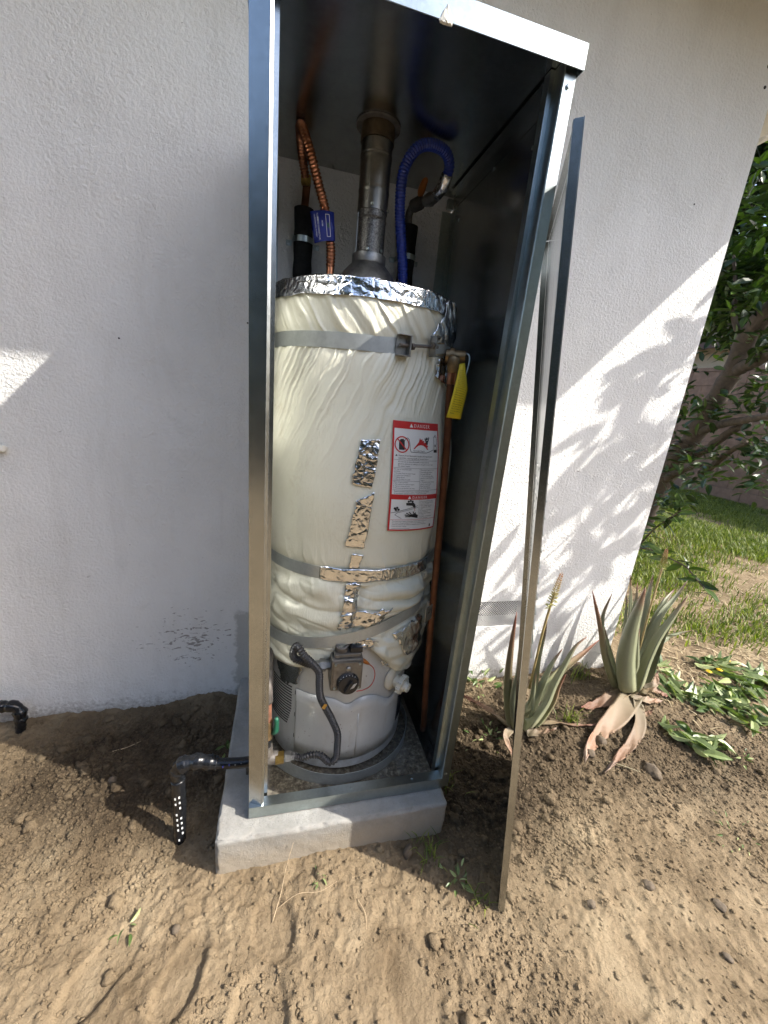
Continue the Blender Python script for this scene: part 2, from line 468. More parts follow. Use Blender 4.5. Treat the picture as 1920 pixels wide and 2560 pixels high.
class MB:
    def __init__(self):
        self.v = []; self.f = []; self.a = []
    def add(self, verts, faces, attr=None):
        n = len(self.v)
        self.v.extend([tuple(p) for p in verts])
        self.f.extend([tuple(i + n for i in f) for f in faces])
        if attr is None:
            self.a.extend([0.0] * len(verts))
        else:
            self.a.extend(list(attr))
        return self
    def box(self, c, s, rot=None):
        x, y, z = s[0] / 2, s[1] / 2, s[2] / 2
        vs = [Vector((i * x, j * y, k * z)) for i in (-1, 1) for j in (-1, 1) for k in (-1, 1)]
        if rot is not None:
            vs = [rot @ v for v in vs]
        vs = [v + Vector(c) for v in vs]
        return self.add(vs, [(0, 1, 3, 2), (4, 6, 7, 5), (0, 4, 5, 1), (2, 3, 7, 6), (0, 2, 6, 4), (1, 5, 7, 3)])
    def box2(self, lo, hi):
        return self.box([(a + b) / 2 for a, b in zip(lo, hi)], [b - a for a, b in zip(lo, hi)])
    def tube(self, pts, rad, n=12, caps=True, attr=None):
        P = [Vector(p) for p in pts]
        m = len(P)
        rads = rad if hasattr(rad, '__len__') else [rad] * m
        T = [(P[min(i + 1, m - 1)] - P[max(i - 1, 0)]).normalized() for i in range(m)]
        ref = Vector((0, 0, 1)) if abs(T[0].z) < 0.9 else Vector((1, 0, 0))
        u = T[0].cross(ref).normalized()
        vs = []; av = []
        for i in range(m):
            if i:
                q = T[i - 1].rotation_difference(T[i]); u = (q @ u)
                u = (u - T[i] * u.dot(T[i])).normalized()
            w = T[i].cross(u)
            for j in range(n):
                a = 2 * math.pi * j / n
                vs.append(P[i] + (u * math.cos(a) + w * math.sin(a)) * rads[i])
                av.append(attr[i] if attr else 0.0)
        fs = [(i * n + j, i * n + (j + 1) % n, (i + 1) * n + (j + 1) % n, (i + 1) * n + j) for i in range(m - 1) for j in range(n)]
        if caps:
            fs.append(tuple(range(n - 1, -1, -1))); fs.append(tuple(range((m - 1) * n, m * n)))
        return self.add(vs, fs, av)
    def lathe(self, prof, c, axis=(0, 0, 1), n=24):
        """prof: (radius, height along axis)"""
        A = Vector(axis).normalized()
        ref = Vector((0, 0, 1)) if abs(A.z) < 0.9 else Vector((1, 0, 0))
        u = A.cross(ref).normalized(); w = A.cross(u)
        vs = []
        for r, h in prof:
            for j in range(n):
                a = 2 * math.pi * j / n
                vs.append(Vector(c) + A * h + (u * math.cos(a) + w * math.sin(a)) * r)
        m = len(prof)
        fs = [(i * n + j, (i + 1) * n + j, (i + 1) * n + (j + 1) % n, i * n + (j + 1) % n) for i in range(m - 1) for j in range(n)]
        fs.append(tuple(range(n))); fs.append(tuple(range(m * n - 1, (m - 1) * n - 1, -1)))
        return self.add(vs, fs)
    def grid(self, P, closed_u=False, attr=None):
        """P: array (nu, nv, 3)"""
        nu, nv = P.shape[:2]
        fs = []
        for i in range(nu if closed_u else nu - 1):
            i2 = (i + 1) % nu
            for j in range(nv - 1):
                fs.append((i * nv + j, i2 * nv + j, i2 * nv + j + 1, i * nv + j + 1))
        return self.add(P.reshape(-1, 3).tolist(), fs, None if attr is None else attr.reshape(-1).tolist())
    def mesh(self, name, origin=(0, 0, 0), attr=None):
        V = np.array(self.v, np.float32).reshape(-1, 3) - np.array(origin, np.float32)
        me = bpy.data.meshes.new(name)
        me.from_pydata(V.tolist(), [], self.f)
        if attr:
            at = me.attributes.new(attr, 'FLOAT', 'POINT')
            at.data.foreach_set('value', np.array(self.a, np.float32))
        return me
    def build(self, name, mat, parent=None, smooth=False, attr=None, bevel=0.0, solid=0.0, kind=None, fix=True):
        V = np.array(self.v, np.float64)
        o_ = (float((V[:, 0].min() + V[:, 0].max()) / 2), float((V[:, 1].min() + V[:, 1].max()) / 2), float(V[:, 2].min()))
        me = self.mesh(name, o_, attr)
        me.materials.append(MAT[mat] if isinstance(mat, str) else mat)
        if fix:
            import bmesh
            bm = bmesh.new(); bm.from_mesh(me)
            bmesh.ops.recalc_face_normals(bm, faces=bm.faces)
            bm.to_mesh(me); bm.free()
        if smooth:
            me.polygons.foreach_set('use_smooth', [True] * len(me.polygons))
            if smooth == 'auto':
                try:
                    me.set_sharp_from_angle(angle=R(38))
                except Exception:
                    pass
        ob = bpy.data.objects.new(name, me)
        ob.location = o_
        link(ob, parent)
        BASE[ob.name] = Vector(o_)
        if bevel:
            bv = ob.modifiers.new('bevel', 'BEVEL'); bv.width = bevel; bv.segments = 2; bv.limit_method = 'ANGLE'
        if solid:
            s = ob.modifiers.new('thickness', 'SOLIDIFY'); s.thickness = solid; s.offset = 0
        if kind:
            ob['kind'] = kind
        return ob

def obj_from(me, name, loc, parent=None, rot=None, scale=None):
    """another object sharing mesh data"""
    ob = bpy.data.objects.new(name, me)
    ob.location = loc
    if rot is not None:
        ob.rotation_euler = rot
    if scale is not None:
        ob.scale = scale
    link(ob, parent)
    BASE[ob.name] = Vector(loc)
    return ob

def spline(pts, n):
    P = [Vector(p) for p in pts]
    P = [P[0] * 2 - P[1]] + P + [P[-1] * 2 - P[-2]]
    dense = []
    for i in range(1, len(P) - 2):
        for k in range(24):
            t = k / 24
            dense.append(0.5 * ((2 * P[i]) + (-P[i - 1] + P[i + 1]) * t + (2 * P[i - 1] - 5 * P[i] + 4 * P[i + 1] - P[i + 2]) * t * t
                                + (-P[i - 1] + 3 * P[i] - 3 * P[i + 1] + P[i + 2]) * t ** 3))
    dense.append(P[-2])
    L = [0.0]
    for a, b in zip(dense, dense[1:]):
        L.append(L[-1] + (b - a).length)
    out = []; j = 0
    for k in range(n):
        s = L[-1] * k / (n - 1)
        while j < len(L) - 2 and L[j + 1] < s:
            j += 1
        d = L[j + 1] - L[j]
        out.append(dense[j].lerp(dense[j + 1], 0 if d == 0 else (s - L[j]) / d))
    return out

def length(pts):
    return sum((Vector(b) - Vector(a)).length for a, b in zip(pts, pts[1:]))

def text2d(s, size, align='LEFT', spacing=1.0):
    """flat lettering as (verts2d, faces)"""
    cu = bpy.data.curves.new('lettering', 'FONT')
    cu.body = s; cu.size = size; cu.align_x = align; cu.space_character = spacing
    cu.resolution_u = 2
    ob = bpy.data.objects.new('lettering', cu)
    me = ob.to_mesh()
    vs = [(v.co.x, v.co.y) for v in me.vertices]
    fs = [tuple(p.vertices) for p in me.polygons]
    ob.to_mesh_clear()
    bpy.data.objects.remove(ob); bpy.data.curves.remove(cu)
    return vs, fs

rng = random.Random(11)
ALOE_A = [('r', 0.0531, [(1.041, -0.34, -0.068), (0.997, -0.327, 0.104), (0.983, -0.313, 0.287), (0.984, -0.3, 0.452)]), ('g', 0.0541, [(1.041, -0.37, -0.044), (1.006, -0.367, 0.088), (1.004, -0.363, 0.206), (0.982, -0.36, 0.33)]), ('g', 0.0305, [(1.156, -0.3, 0.012), (1.15, -0.287, 0.207), (1.162, -0.273, 0.319), (1.168, -0.26, 0.382)]), ('g', 0.0431, [(1.134, -0.33, -0.043), (1.179, -0.31, 0.096), (1.219, -0.29, 0.178), (1.272, -0.27, 0.24)]), ('g', 0.0521, [(1.1, -0.38, -0.037), (1.153, -0.376, 0.054), (1.176, -0.372, 0.148), (1.208, -0.368, 0.239), (1.242, -0.364, 0.323), (1.288, -0.36, 0.36)]), ('r', 0.043, [(1.157, -0.35, -0.075), (1.216, -0.347, 0.02), (1.233, -0.343, 0.103), (1.254, -0.34, 0.164)]), ('r', 0.0441, [(1.205, -0.29, 0.024), (1.293, -0.267, 0.112), (1.423, -0.243, 0.189), (1.512, -0.22, 0.235)]), ('g', 0.0212, [(1.116, -0.35, -0.022), (1.104, -0.355, 0.091), (1.088, -0.36, 0.195)]), ('d', 0.0399, [(1.044, -0.364, -0.08), (1.001, -0.309, -0.06), (0.956, -0.246, -0.05), (0.899, -0.166, -0.06)]), ('p', 0.0395, [(1.085, -0.392, -0.07), (1.145, -0.405, -0.06), (1.216, -0.404, -0.05)]), ('d', 0.0346, [(1.171, -0.346, -0.08), (1.256, -0.353, -0.08), (1.343, -0.377, -0.09), (1.452, -0.399, -0.1)]), ('p', 0.0334, [(1.031, -0.368, -0.06), (0.982, -0.397, -0.06), (0.984, -0.427, -0.09), (0.998, -0.467, -0.11)])]
ALOE_B = [('r', 0.0472, [(1.711, -0.2, -0.058), (1.598, -0.2, 0.116), (1.515, -0.2, 0.295), (1.42, -0.2, 0.48)]), ('g', 0.0483, [(1.769, -0.17, -0.082), (1.646, -0.153, 0.099), (1.587, -0.137, 0.29), (1.622, -0.12, 0.416)]), ('g', 0.1144, [(1.71, -0.25, -0.016), (1.652, -0.255, 0.14), (1.627, -0.26, 0.303), (1.627, -0.265, 0.427), (1.626, -0.27, 0.528)]), ('g', 0.0735, [(1.814, -0.23, -0.044), (1.828, -0.222, 0.088), (1.859, -0.215, 0.208), (1.912, -0.208, 0.305), (1.986, -0.2, 0.438)]), ('g', 0.0666, [(1.908, -0.19, -0.043), (1.939, -0.173, 0.091), (1.973, -0.157, 0.215), (2.06, -0.14, 0.377)]), ('g', 0.0424, [(1.893, -0.15, 0.077), (1.962, -0.12, 0.275), (2.058, -0.09, 0.356), (2.154, -0.06, 0.447)]), ('g', 0.0461, [(1.912, -0.13, 0.061), (2.007, -0.075, 0.287), (2.139, -0.02, 0.378)]), ('g', 0.0524, [(1.902, -0.12, 0.055), (1.928, -0.06, 0.296), (1.985, 0.0, 0.455)]), ('g', 0.0405, [(1.735, -0.2, 0.092), (1.692, -0.193, 0.307), (1.694, -0.187, 0.416), (1.682, -0.18, 0.504)]), ('g', 0.0363, [(1.803, -0.14, 0.041), (1.768, -0.11, 0.331), (1.744, -0.08, 0.494)]), ('g', 0.0357, [(1.756, -0.16, 0.06), (1.729, -0.13, 0.312), (1.732, -0.1, 0.405)]), ('d', 0.0295, [(1.79, -0.18, 0.072), (1.762, -0.165, 0.331), (1.776, -0.15, 0.431)]), ('g', 0.0372, [(1.971, -0.12, 0.078), (2.09, -0.087, 0.112), (2.219, -0.053, 0.111), (2.369, -0.02, 0.103)]), ('g', 0.0548, [(1.768, -0.14, -0.034), (1.698, -0.12, 0.112), (1.655, -0.1, 0.217)]), ('g', 0.0228, [(1.753, -0.24, 0.087), (1.709, -0.245, 0.225), (1.69, -0.25, 0.305)]), ('d', 0.082, [(1.769, -0.23, -0.06), (1.633, -0.269, -0.06), (1.529, -0.279, -0.08), (1.44, -0.289, -0.1)]), ('p', 0.1195, [(1.739, -0.278, -0.05), (1.576, -0.368, -0.05), (1.449, -0.419, -0.08), (1.307, -0.493, -0.1), (1.252, -0.542, -0.12)]), ('p', 0.0619, [(1.742, -0.306, -0.06), (1.638, -0.423, -0.07), (1.517, -0.499, -0.09), (1.394, -0.55, -0.1), (1.309, -0.586, -0.115)]), ('d', 0.0461, [(1.797, -0.27, -0.05), (1.854, -0.284, -0.03), (1.917, -0.309, -0.05)]), ('p', 0.0396, [(1.719, -0.284, -0.05), (1.779, -0.314, -0.05), (1.886, -0.314, -0.07)]), ('p', 0.0352, [(1.84, -0.242, -0.05), (1.893, -0.251, -0.02), (1.97, -0.188, 0.0)]), ('d', 0.0332, [(1.721, -0.333, -0.06), (1.736, -0.365, -0.08), (1.799, -0.344, -0.09)])]
STALK_A = [(1.116, -0.31, 0.202), (1.126, -0.3, 0.353), (1.141, -0.29, 0.457), (1.158, -0.28, 0.533), (1.168, -0.28, 0.606)]
STALK_B = [(1.867, -0.14, 0.142), (1.907, -0.1, 0.32), (1.955, -0.06, 0.51), (1.964, -0.05, 0.558), (1.959, -0.05, 0.617)]
TRUNK = [(4.6, 2.409, 0.146), (4.6, 2.35, 0.405), (4.58, 2.231, 0.782), (4.55, 2.091, 1.056), (4.5, 1.944, 1.306), (4.45, 1.863, 1.531), (4.4, 1.759, 1.761), (4.36, 1.7, 1.886), (4.3, 1.639, 2.07), (4.25, 1.572, 2.168), (4.15, 1.422, 2.258), (4.0, 1.187, 2.349)]
BR1 = [(4.4, 1.742, 1.771), (4.33, 1.611, 1.829), (4.28, 1.494, 1.86), (4.2, 1.34, 1.901), (4.1, 1.119, 1.948)]
BR2 = [(4.5, 1.955, 1.188), (4.4, 1.759, 1.256), (4.3, 1.57, 1.297), (4.1, 1.251, 1.34), (3.9, 0.93, 1.385)]
BR3 = [(4.56, 2.07, 0.885), (4.5, 1.846, 1.002), (4.45, 1.708, 1.12), (4.4, 1.585, 1.218), (4.3, 1.375, 1.302)]
BR4 = [(4.58, 2.266, 0.575), (4.5, 2.125, 0.668), (4.4, 1.917, 0.78), (4.3, 1.693, 0.864)]
BR5 = [(4.5, 1.815, 0.756), (4.45, 1.703, 0.823), (4.4, 1.592, 0.943), (4.3, 1.432, 1.059), (4.2, 1.272, 1.136)]
CLUST = [(4.078, 1.818, 1.791), (4.308, 1.902, 1.777), (4.177, 2.027, 1.875), (4.353, 2.131, 1.756), (4.369, 2.168, 1.633), (3.949, 1.708, 1.632), (3.91, 1.77, 1.505), (4.528, 2.176, 1.495), (4.095, 1.71, 1.419), (4.076, 1.59, 1.361), (4.647, 1.949, 1.341), (4.253, 1.825, 1.317), (4.527, 2.163, 1.376), (4.257, 2.048, 1.395), (4.379, 2.161, 1.304), (4.013, 1.83, 1.165), (4.376, 2.165, 1.035), (4.551, 2.334, 0.908), (4.292, 2.007, 0.977), (4.456, 2.249, 0.772), (4.404, 2.106, 0.693), (3.948, 1.564, 0.878), (4.469, 1.885, 0.898), (4.343, 1.688, 0.958), (4.126, 1.53, 0.784), (3.923, 1.281, 0.795), (4.549, 1.916, 0.639), (4.255, 1.524, 1.0), (4.439, 1.496, 0.95), (4.559, 1.527, 1.106), (4.436, 1.382, 1.159), (4.591, 1.632, 1.172), (4.196, 1.182, 1.088), (4.501, 1.421, 1.052), (4.233, 1.213, 0.793), (4.602, 1.35, 0.833), (4.559, 1.336, 0.725), (3.973, 0.902, 0.831), (4.002, 0.951, 1.027), (4.063, 1.128, 1.304), (4.624, 1.48, 1.402), (4.227, 1.411, 1.423), (4.37, 1.468, 1.503), (4.126, 1.438, 1.521), (4.28, 1.358, 1.576), (4.189, 1.265, 1.633), (4.163, 1.357, 1.65), (4.339, 1.417, 1.725), (4.338, 1.77, 1.703), (4.578, 2.132, 1.699), (4.411, 1.896, 1.549), (4.597, 2.304, 2.189), (4.542, 2.206, 2.238), (4.643, 2.376, 2.146), (4.403, 2.016, 2.081), (4.022, 1.743, 1.96), (4.545, 1.99, 2.222), (4.623, 2.031, 2.109), (4.579, 1.962, 2.16), (4.327, 1.904, 2.213), (4.435, 2.208, 2.278), (4.058, 1.935, 2.272), (4.524, 2.192, 2.384), (4.33, 2.126, 2.42), (4.114, 1.837, 2.36), (3.948, 1.602, 2.251), (4.54, 2.024, 2.503), (4.642, 1.987, 2.49), (3.966, 1.398, 2.347), (4.5, 1.777, 2.316), (4.208, 1.488, 2.268), (4.013, 1.499, 2.243), (4.12, 1.702, 2.474), (4.477, 2.16, 2.601), (4.555, 2.152, 2.672), (3.933, 1.81, 2.505), (4.361, 1.772, 2.561), (3.934, 1.361, 2.425), (4.439, 2.182, 2.549), (4.148, 1.386, 2.015), (4.561, 1.709, 2.04), (4.635, 1.697, 2.088), (4.279, 1.513, 2.118), (4.649, 1.923, 2.278), (4.132, 1.366, 1.904), (3.958, 1.75, 0.484), (4.35, 1.907, 0.393), (3.924, 1.53, 0.586), (4.048, 1.71, 0.354), (4.206, 1.999, 0.298), (4.358, 1.773, 0.443), (4.017, 1.999, 2.701), (3.932, 1.835, 2.62), (4.551, 2.276, 2.792), (4.135, 1.867, 2.687), (4.619, 2.177, 2.809), (4.572, 2.05, 2.742), (4.183, 1.691, 2.65), (4.245, 1.662, 2.627), (4.29, 1.62, 2.597), (4.383, 2.339, 2.955), (4.347, 2.191, 2.86), (4.319, 2.091, 2.877), (4.365, 2.023, 2.819), (4.605, 2.146, 2.939), (4.28, 1.785, 2.743), (4.223, 1.678, 2.75), (4.44, 1.75, 2.759)]
LOWBR1 = [(3.2, 1.196, 0.11), (3.2, 1.083, 0.332), (3.2, 0.987, 0.46), (3.2, 0.896, 0.569)]
LOWBR2 = [(3.0, 1.04, 0.195), (3.0, 0.847, 0.241), (3.0, 0.707, 0.23), (3.0, 0.577, 0.22), (3.0, 0.447, 0.15), (3.0, 0.366, 0.109)]
DAND = [(2.406, -0.146, -0.08), (2.491, -0.142, -0.08), (2.645, -0.074, -0.08)]
PILES = [(1.836, -0.49, -0.11), (2.109, -0.29, -0.11), (2.154, -0.374, -0.11), (2.6, -0.171, -0.11), (2.538, -0.302, -0.11), (2.247, -0.496, -0.11), (2.174, -0.121, -0.11)]
FOOT = [(0.07, -0.822, -0.13), (0.099, -0.764, -0.13), (-0.321, -0.837, -0.13), (-0.302, -0.8, -0.13), (0.053, -0.943, -0.13), (-0.143, -0.852, -0.13), (0.288, -0.914, -0.13)]
STONES = [(0.475, -0.707, -0.12), (1.525, -0.606, -0.12), (1.417, -0.447, -0.12), (1.164, -0.926, -0.12), (1.327, -1.006, -0.12), (1.255, -0.927, -0.12), (1.252, -1.104, -0.12), (-0.197, -0.773, -0.12), (-0.143, -0.767, -0.12), (0.976, -0.912, -0.12), (0.883, -0.951, -0.12)]

SKIP_CLUST = [1, 2, 3, 5, 48, 49, 50, 51, 52, 53, 54, 55, 57, 59, 60]

# ================================================================== GROUND
def gauss(x, y, cx, cy, rx, ry):
    return np.exp(-((x - cx) / rx) ** 2 - ((y - cy) / ry) ** 2)

def print_mask(x, y):
    m = 0 * x
    for cx, cy, rx, ry, a in PRINTS:
        u = (x - cx) * math.cos(a) + (y - cy) * math.sin(a); v = -(x - cx) * math.sin(a) + (y - cy) * math.cos(a)
        m = np.maximum(m, 1 - sstep(0.8, 1.05, np.sqrt((u / rx) ** 2 + (v / ry) ** 2)))
    return m

def dug_shade_mask(x, y):
    """freshly turned moist earth round the aloes, shade painted beside pad and door"""
    a = gauss(x, y, -0.42, -0.28, 0.42, 0.26)  # shade darkened into the soil left of the pad
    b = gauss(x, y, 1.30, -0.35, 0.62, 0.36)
    c = gauss(x, y, 0.80, -0.52, 0.26, 0.26)  # shade darkened into the soil by the leaning door
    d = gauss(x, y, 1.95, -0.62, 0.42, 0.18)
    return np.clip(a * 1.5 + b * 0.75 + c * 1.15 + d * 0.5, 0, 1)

PRINTS = [(0.075, -0.815, 0.052, 0.075, 0.25), (-0.31, -0.825, 0.052, 0.10, -0.62), (0.05, -0.965, 0.062, 0.085, 0.1),
          (-0.13, -0.87, 0.045, 0.09, -0.4), (0.40, -0.99, 0.06, 0.10, 0.3), (0.95, -1.05, 0.06, 0.11, -0.5)]

def gh(x, y):
    x = np.asarray(x, float); y = np.asarray(y, float)
    z = -0.122 + 0 * x
    z = z + 0.050 * gauss(x, y, -0.20, 0.0, 0.13, 0.09) + 0.012 * gauss(x, y, -0.55, 0.0, 0.3, 0.06)
    z = z - 0.030 * gauss(x, y, -0.22, -0.52, 0.16, 0.12)
    z = z - 0.030 * gauss(x, y, 0.76, -0.86, 0.26, 0.26) - 0.018 * gauss(x, y, 0.96, -0.45, 0.2, 0.16)
    z = z + 0.035 * gauss(x, y, 1.07, -0.32, 0.16, 0.13) + 0.045 * gauss(x, y, 1.78, -0.2, 0.26, 0.16)
    z = z + 0.020 * gauss(x, y, 1.45, -0.42, 0.4, 0.15)
    far = 1 - sstep(2.6, 5, np.maximum(np.abs(x - 0.6), np.abs(y + 0.5)))
    dug_shade = dug_shade_mask(x, y)
    z = z + far * (0.009 * fbm(x * 4, y * 4, 3, 2) + 0.0040 * fbm(x * 26, y * 26, 8, 2))
    rough = 0.55 + 0.45 * dug_shade + 0.35 * fbm(x * 3, y * 3, 29, 2)
    wx = x + 0.010 * fbm(x * 40, y * 40, 101, 2); wy = y + 0.010 * fbm(x * 40, y * 40, 102, 2)
    z = z + far * rough * (0.0075 * np.abs(vnoise(wx * 42, wy * 42, 111) * 2 - 1) ** 0.8 + 0.0050 * np.abs(vnoise(wx * 85, wy * 85, 112) * 2 - 1) + 0.0022 * (vnoise(x * 170, y * 170, 113) - .5))
    clod = np.maximum(0, vnoise(x * 34 + 2 * fbm(x * 15, y * 15, 5, 2), y * 34, 21) - 0.45) * 2
    z = z + far * (0.35 + 0.65 * dug_shade) * 0.011 * clod
    clod2 = np.maximum(0, vnoise(x * 75, y * 75, 33) - 0.5) * 2
    z = z + far * 0.0042 * clod2
    rid = np.maximum(0, ridge(x * 17 + fbm(x * 9, y * 9, 71, 2), y * 26, 44) - 0.80) * 5
    tread = gauss(x, y, 0.55, -1.05, 0.35, 0.14) + 0.6 * gauss(x, y, -0.45, -0.8, 0.2, 0.1)
    z = z - far * tread * 0.007 * rid
    z = z + 0.03 * (1 - far) * fbm(x * 0.25, y * 0.25, 50, 2)
    for cx, cy, rx, ry, a in PRINTS:
        u = (x - cx) * math.cos(a) + (y - cy) * math.sin(a); v = -(x - cx) * math.sin(a) + (y - cy) * math.cos(a)
        r = np.sqrt((u / rx) ** 2 + (v / ry) ** 2)
        r = r + 0.12 * fbm(x * 14, y * 14, 66, 2); k = (1 - sstep(0.84, 1.06, r)) * 0.95
        z = z * (1 - k) + k * (-0.131 + 0.0020 * fbm(x * 40, y * 40, 12, 2) + 0.002 * (u / rx))
        z = z + 0.0025 * np.exp(-((r - 1.14) / 0.14) ** 2) * (u > 0)
    return z

def spaced(lo, hi, step, far_lo, far_hi, grow=1.22):
    mid = list(np.arange(lo, hi + 1e-9, step))
    out = []; s = step; v = hi
    while v < far_hi:
        s *= grow; v += s; out.append(v)
    pre = []; s = step; v = lo
    while v > far_lo:
        s *= grow; v -= s; pre.append(v)
    return np.array(pre[::-1] + mid + out)

gx = spaced(-1.15, 2.75, 0.0052, -70, 90)
gy = spaced(-1.32, 0.14, 0.0052, -70, 90)
GX, GY = np.meshgrid(gx, gy, indexing='ij')
GZ = gh(GX, GY)
nxg, nyg = GX.shape
gm = bpy.data.meshes.new('ground')
gv = np.stack([GX, GY, GZ], -1).reshape(-1, 3).astype(np.float32)
ii = np.arange((nxg - 1) * (nyg - 1))
i_, j_ = ii // (nyg - 1), ii % (nyg - 1)
q0 = i_ * nyg + j_
quads = np.stack([q0, q0 + nyg, q0 + nyg + 1, q0 + 1], 1).astype(np.int32)
gm.vertices.add(len(gv)); gm.vertices.foreach_set('co', gv.ravel())
gm.loops.add(quads.size); gm.loops.foreach_set('vertex_index', quads.ravel())
gm.polygons.add(len(quads)); gm.polygons.foreach_set('loop_start', np.arange(0, quads.size, 4, dtype=np.int32))
gm.update(calc_edges=True)
_da = gm.attributes.new('dug_shade', 'FLOAT', 'POINT')
_da.data.foreach_set('value', (dug_shade_mask(GX, GY) - 0.45 * print_mask(GX, GY)).ravel().astype(np.float32))
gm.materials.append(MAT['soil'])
ground = bpy.data.objects.new('ground', gm)
COL.objects.link(ground)
ground['kind'] = 'structure'
ground['label'] = 'bare trampled brown earth in front of the house'

# ------------------------------------------------------------------ soil clods and pebbles (uncountable)
ICO_V = []
_ph = (1 + 5 ** 0.5) / 2
for a in (-1, 1):
    for b in (-_ph, _ph):
        ICO_V += [(0, a, b), (a, b, 0), (b, 0, a)]
ICO_V = np.array(ICO_V, float); ICO_V /= np.linalg.norm(ICO_V[0])
_fs = []
for a in range(12):
    for b in range(a + 1, 12):
        for c in range(b + 1, 12):
            if all(abs(np.linalg.norm(ICO_V[p] - ICO_V[q]) - 1.0515) < 0.01 for p, q in ((a, b), (b, c), (a, c))):
                nrm = np.cross(ICO_V[b] - ICO_V[a], ICO_V[c] - ICO_V[a])
                _fs.append((a, b, c) if nrm @ ICO_V[a] > 0 else (a, c, b))
ICO_F = np.array(_fs)

def subdiv(V, F):
    V = [tuple(v) for v in V]; cache = {}; out = []
    def mid(a, b):
        k = (min(a, b), max(a, b))
        if k not in cache:
            m = (np.array(V[a]) + np.array(V[b])) / 2; m = m / np.linalg.norm(m)
            V.append(tuple(m)); cache[k] = len(V) - 1
        return cache[k]
    for a, b, c in F:
        ab, bc, ca = mid(a, b), mid(b, c), mid(c, a)
        out += [(a, ab, ca), (b, bc, ab), (c, ca, bc), (ab, bc, ca)]
    return np.array(V), np.array(out)
ICO2_V, ICO2_F = subdiv(ICO_V, ICO_F)
ICO3_V, ICO3_F = subdiv(ICO2_V, ICO2_F)

nr = np.random.RandomState(5)

def scatter_clods(name, label, n, region, rmin, rmax, power, weight, V0, F0, mat='soil'):
    m = n * 14
    x = nr.uniform(region[0], region[1], m); y = nr.uniform(region[2], region[3], m)
    ok = (nr.rand(m) < weight(x, y)) & ~((x > -0.09) & (x < 0.61) & (y > -0.675))
    x = x[ok][:n]; y = y[ok][:n]; n = len(x); k = len(V0)
    r = rmin + (rmax - rmin) * nr.rand(n) ** power
    z = gh(x, y) + r * 0.25
    s = V0[None] * (1 + 0.34 * (nr.rand(n, k, 1) - 0.5) * 2) * (r[:, None] * np.stack([nr.uniform(.8, 1.3, n), nr.uniform(.8, 1.3, n), nr.uniform(.55, .95, n)], 1))[:, None, :]
    a = nr.uniform(0, 6.28, n); c_, s_ = np.cos(a)[:, None], np.sin(a)[:, None]
    vs = np.stack([s[..., 0] * c_ - s[..., 1] * s_ + x[:, None], s[..., 0] * s_ + s[..., 1] * c_ + y[:, None], s[..., 2] + z[:, None]], -1).reshape(-1, 3)
    fs = (F0[None] + (np.arange(n) * k)[:, None, None]).reshape(-1, 3)
    dg = np.repeat(dug_shade_mask(x, y) * 0.8, k)
    me = bpy.data.meshes.new(name)
    me.vertices.add(len(vs)); me.vertices.foreach_set('co', vs.astype(np.float32).ravel())
    me.loops.add(fs.size); me.loops.foreach_set('vertex_index', fs.astype(np.int32).ravel())
    me.polygons.add(len(fs)); me.polygons.foreach_set('loop_start', np.arange(0, fs.size, 3, dtype=np.int32))
    me.update(calc_edges=True)
    at = me.attributes.new('dug_shade', 'FLOAT', 'POINT'); at.data.foreach_set('value', dg.astype(np.float32))
    me.materials.append(MAT[mat])
    o = bpy.data.objects.new(name, me); COL.objects.link(o)
    o['kind'] = 'stuff'; o['label'] = label; o['category'] = 'soil'
    return o

def clod_w(x, y):
    return (1 - 0.92 * print_mask(x, y)) * 0.10 + 0.9 * dug_shade_mask(x, y) + 0.35 * (vnoise(x * 3, y * 3, 91) > 0.55)
scatter_clods('soil_crumbs', 'small crumbs and pebbles of soil scattered over the earth', 52000, (-1.1, 2.6, -1.28, -0.02), 0.0010, 0.0058, 2.6, clod_w, ICO_V, ICO_F)
scatter_clods('soil_clods', 'lumpy clods of turned earth round the pad and the aloes', 520, (-1.1, 2.6, -1.25, 0.0), 0.006, 0.017, 3.0,
              lambda x, y: 0.03 + dug_shade_mask(x, y) ** 1.5, ICO2_V, ICO2_F)

# ================================================================== THE HOUSE
house = thing('stucco_house', 'white stucco house wall and overhanging eave behind the steel cabinet', 'house', (-2.0, 0.0, -0.3))
XC = 1.856
mb = MB()
wf = [(-7, 0, -0.4), (XC - 0.012, 0, -0.4), (XC, 0.012, -0.4), (XC, 7.0, -0.4), (XC - 0.2, 7.0, -0.4), (XC - 0.2, 0.2, -0.4), (-7, 0.2, -0.4)]
top = [(x, y, 2.76) for x, y, z in wf]
nw = len(wf)
VX0, VX1, VZ0, VZ1 = 1.000, 1.275, 0.187, 0.325                  # opening of the crawl-space vent
# front face with a hole for the vent
fx = [-7, VX0, VX1, XC - 0.012]; fz = [-0.4, VZ0, VZ1, 2.76]
idx = {}
for i, x in enumerate(fx):
    for j, z in enumerate(fz):
        idx[i, j] = len(mb.v); mb.v.append((x, 0, z)); mb.a.append(0)
for i in range(3):
    for j in range(3):
        if (i, j) != (1, 1):
            mb.f.append((idx[i, j], idx[i + 1, j], idx[i + 1, j + 1], idx[i, j + 1]))
for (a, b) in (((1, 1), (2, 1)), ((2, 1), (2, 2)), ((2, 2), (1, 2)), ((1, 2), (1, 1))):
    va, vb = mb.v[idx[a]], mb.v[idx[b]]
    mb.add([va, vb, (vb[0], 0.1, vb[2]), (va[0], 0.1, va[2])], [(0, 1, 2, 3)])
rest = wf[1:] + wf[:1]; restt = top[1:] + top[:1]
mb.add(rest + restt, [(i, i + 1, i + 1 + nw, i + nw) for i in range(nw - 1)])
mb.build('wall', 'stucco', house, fix=True)
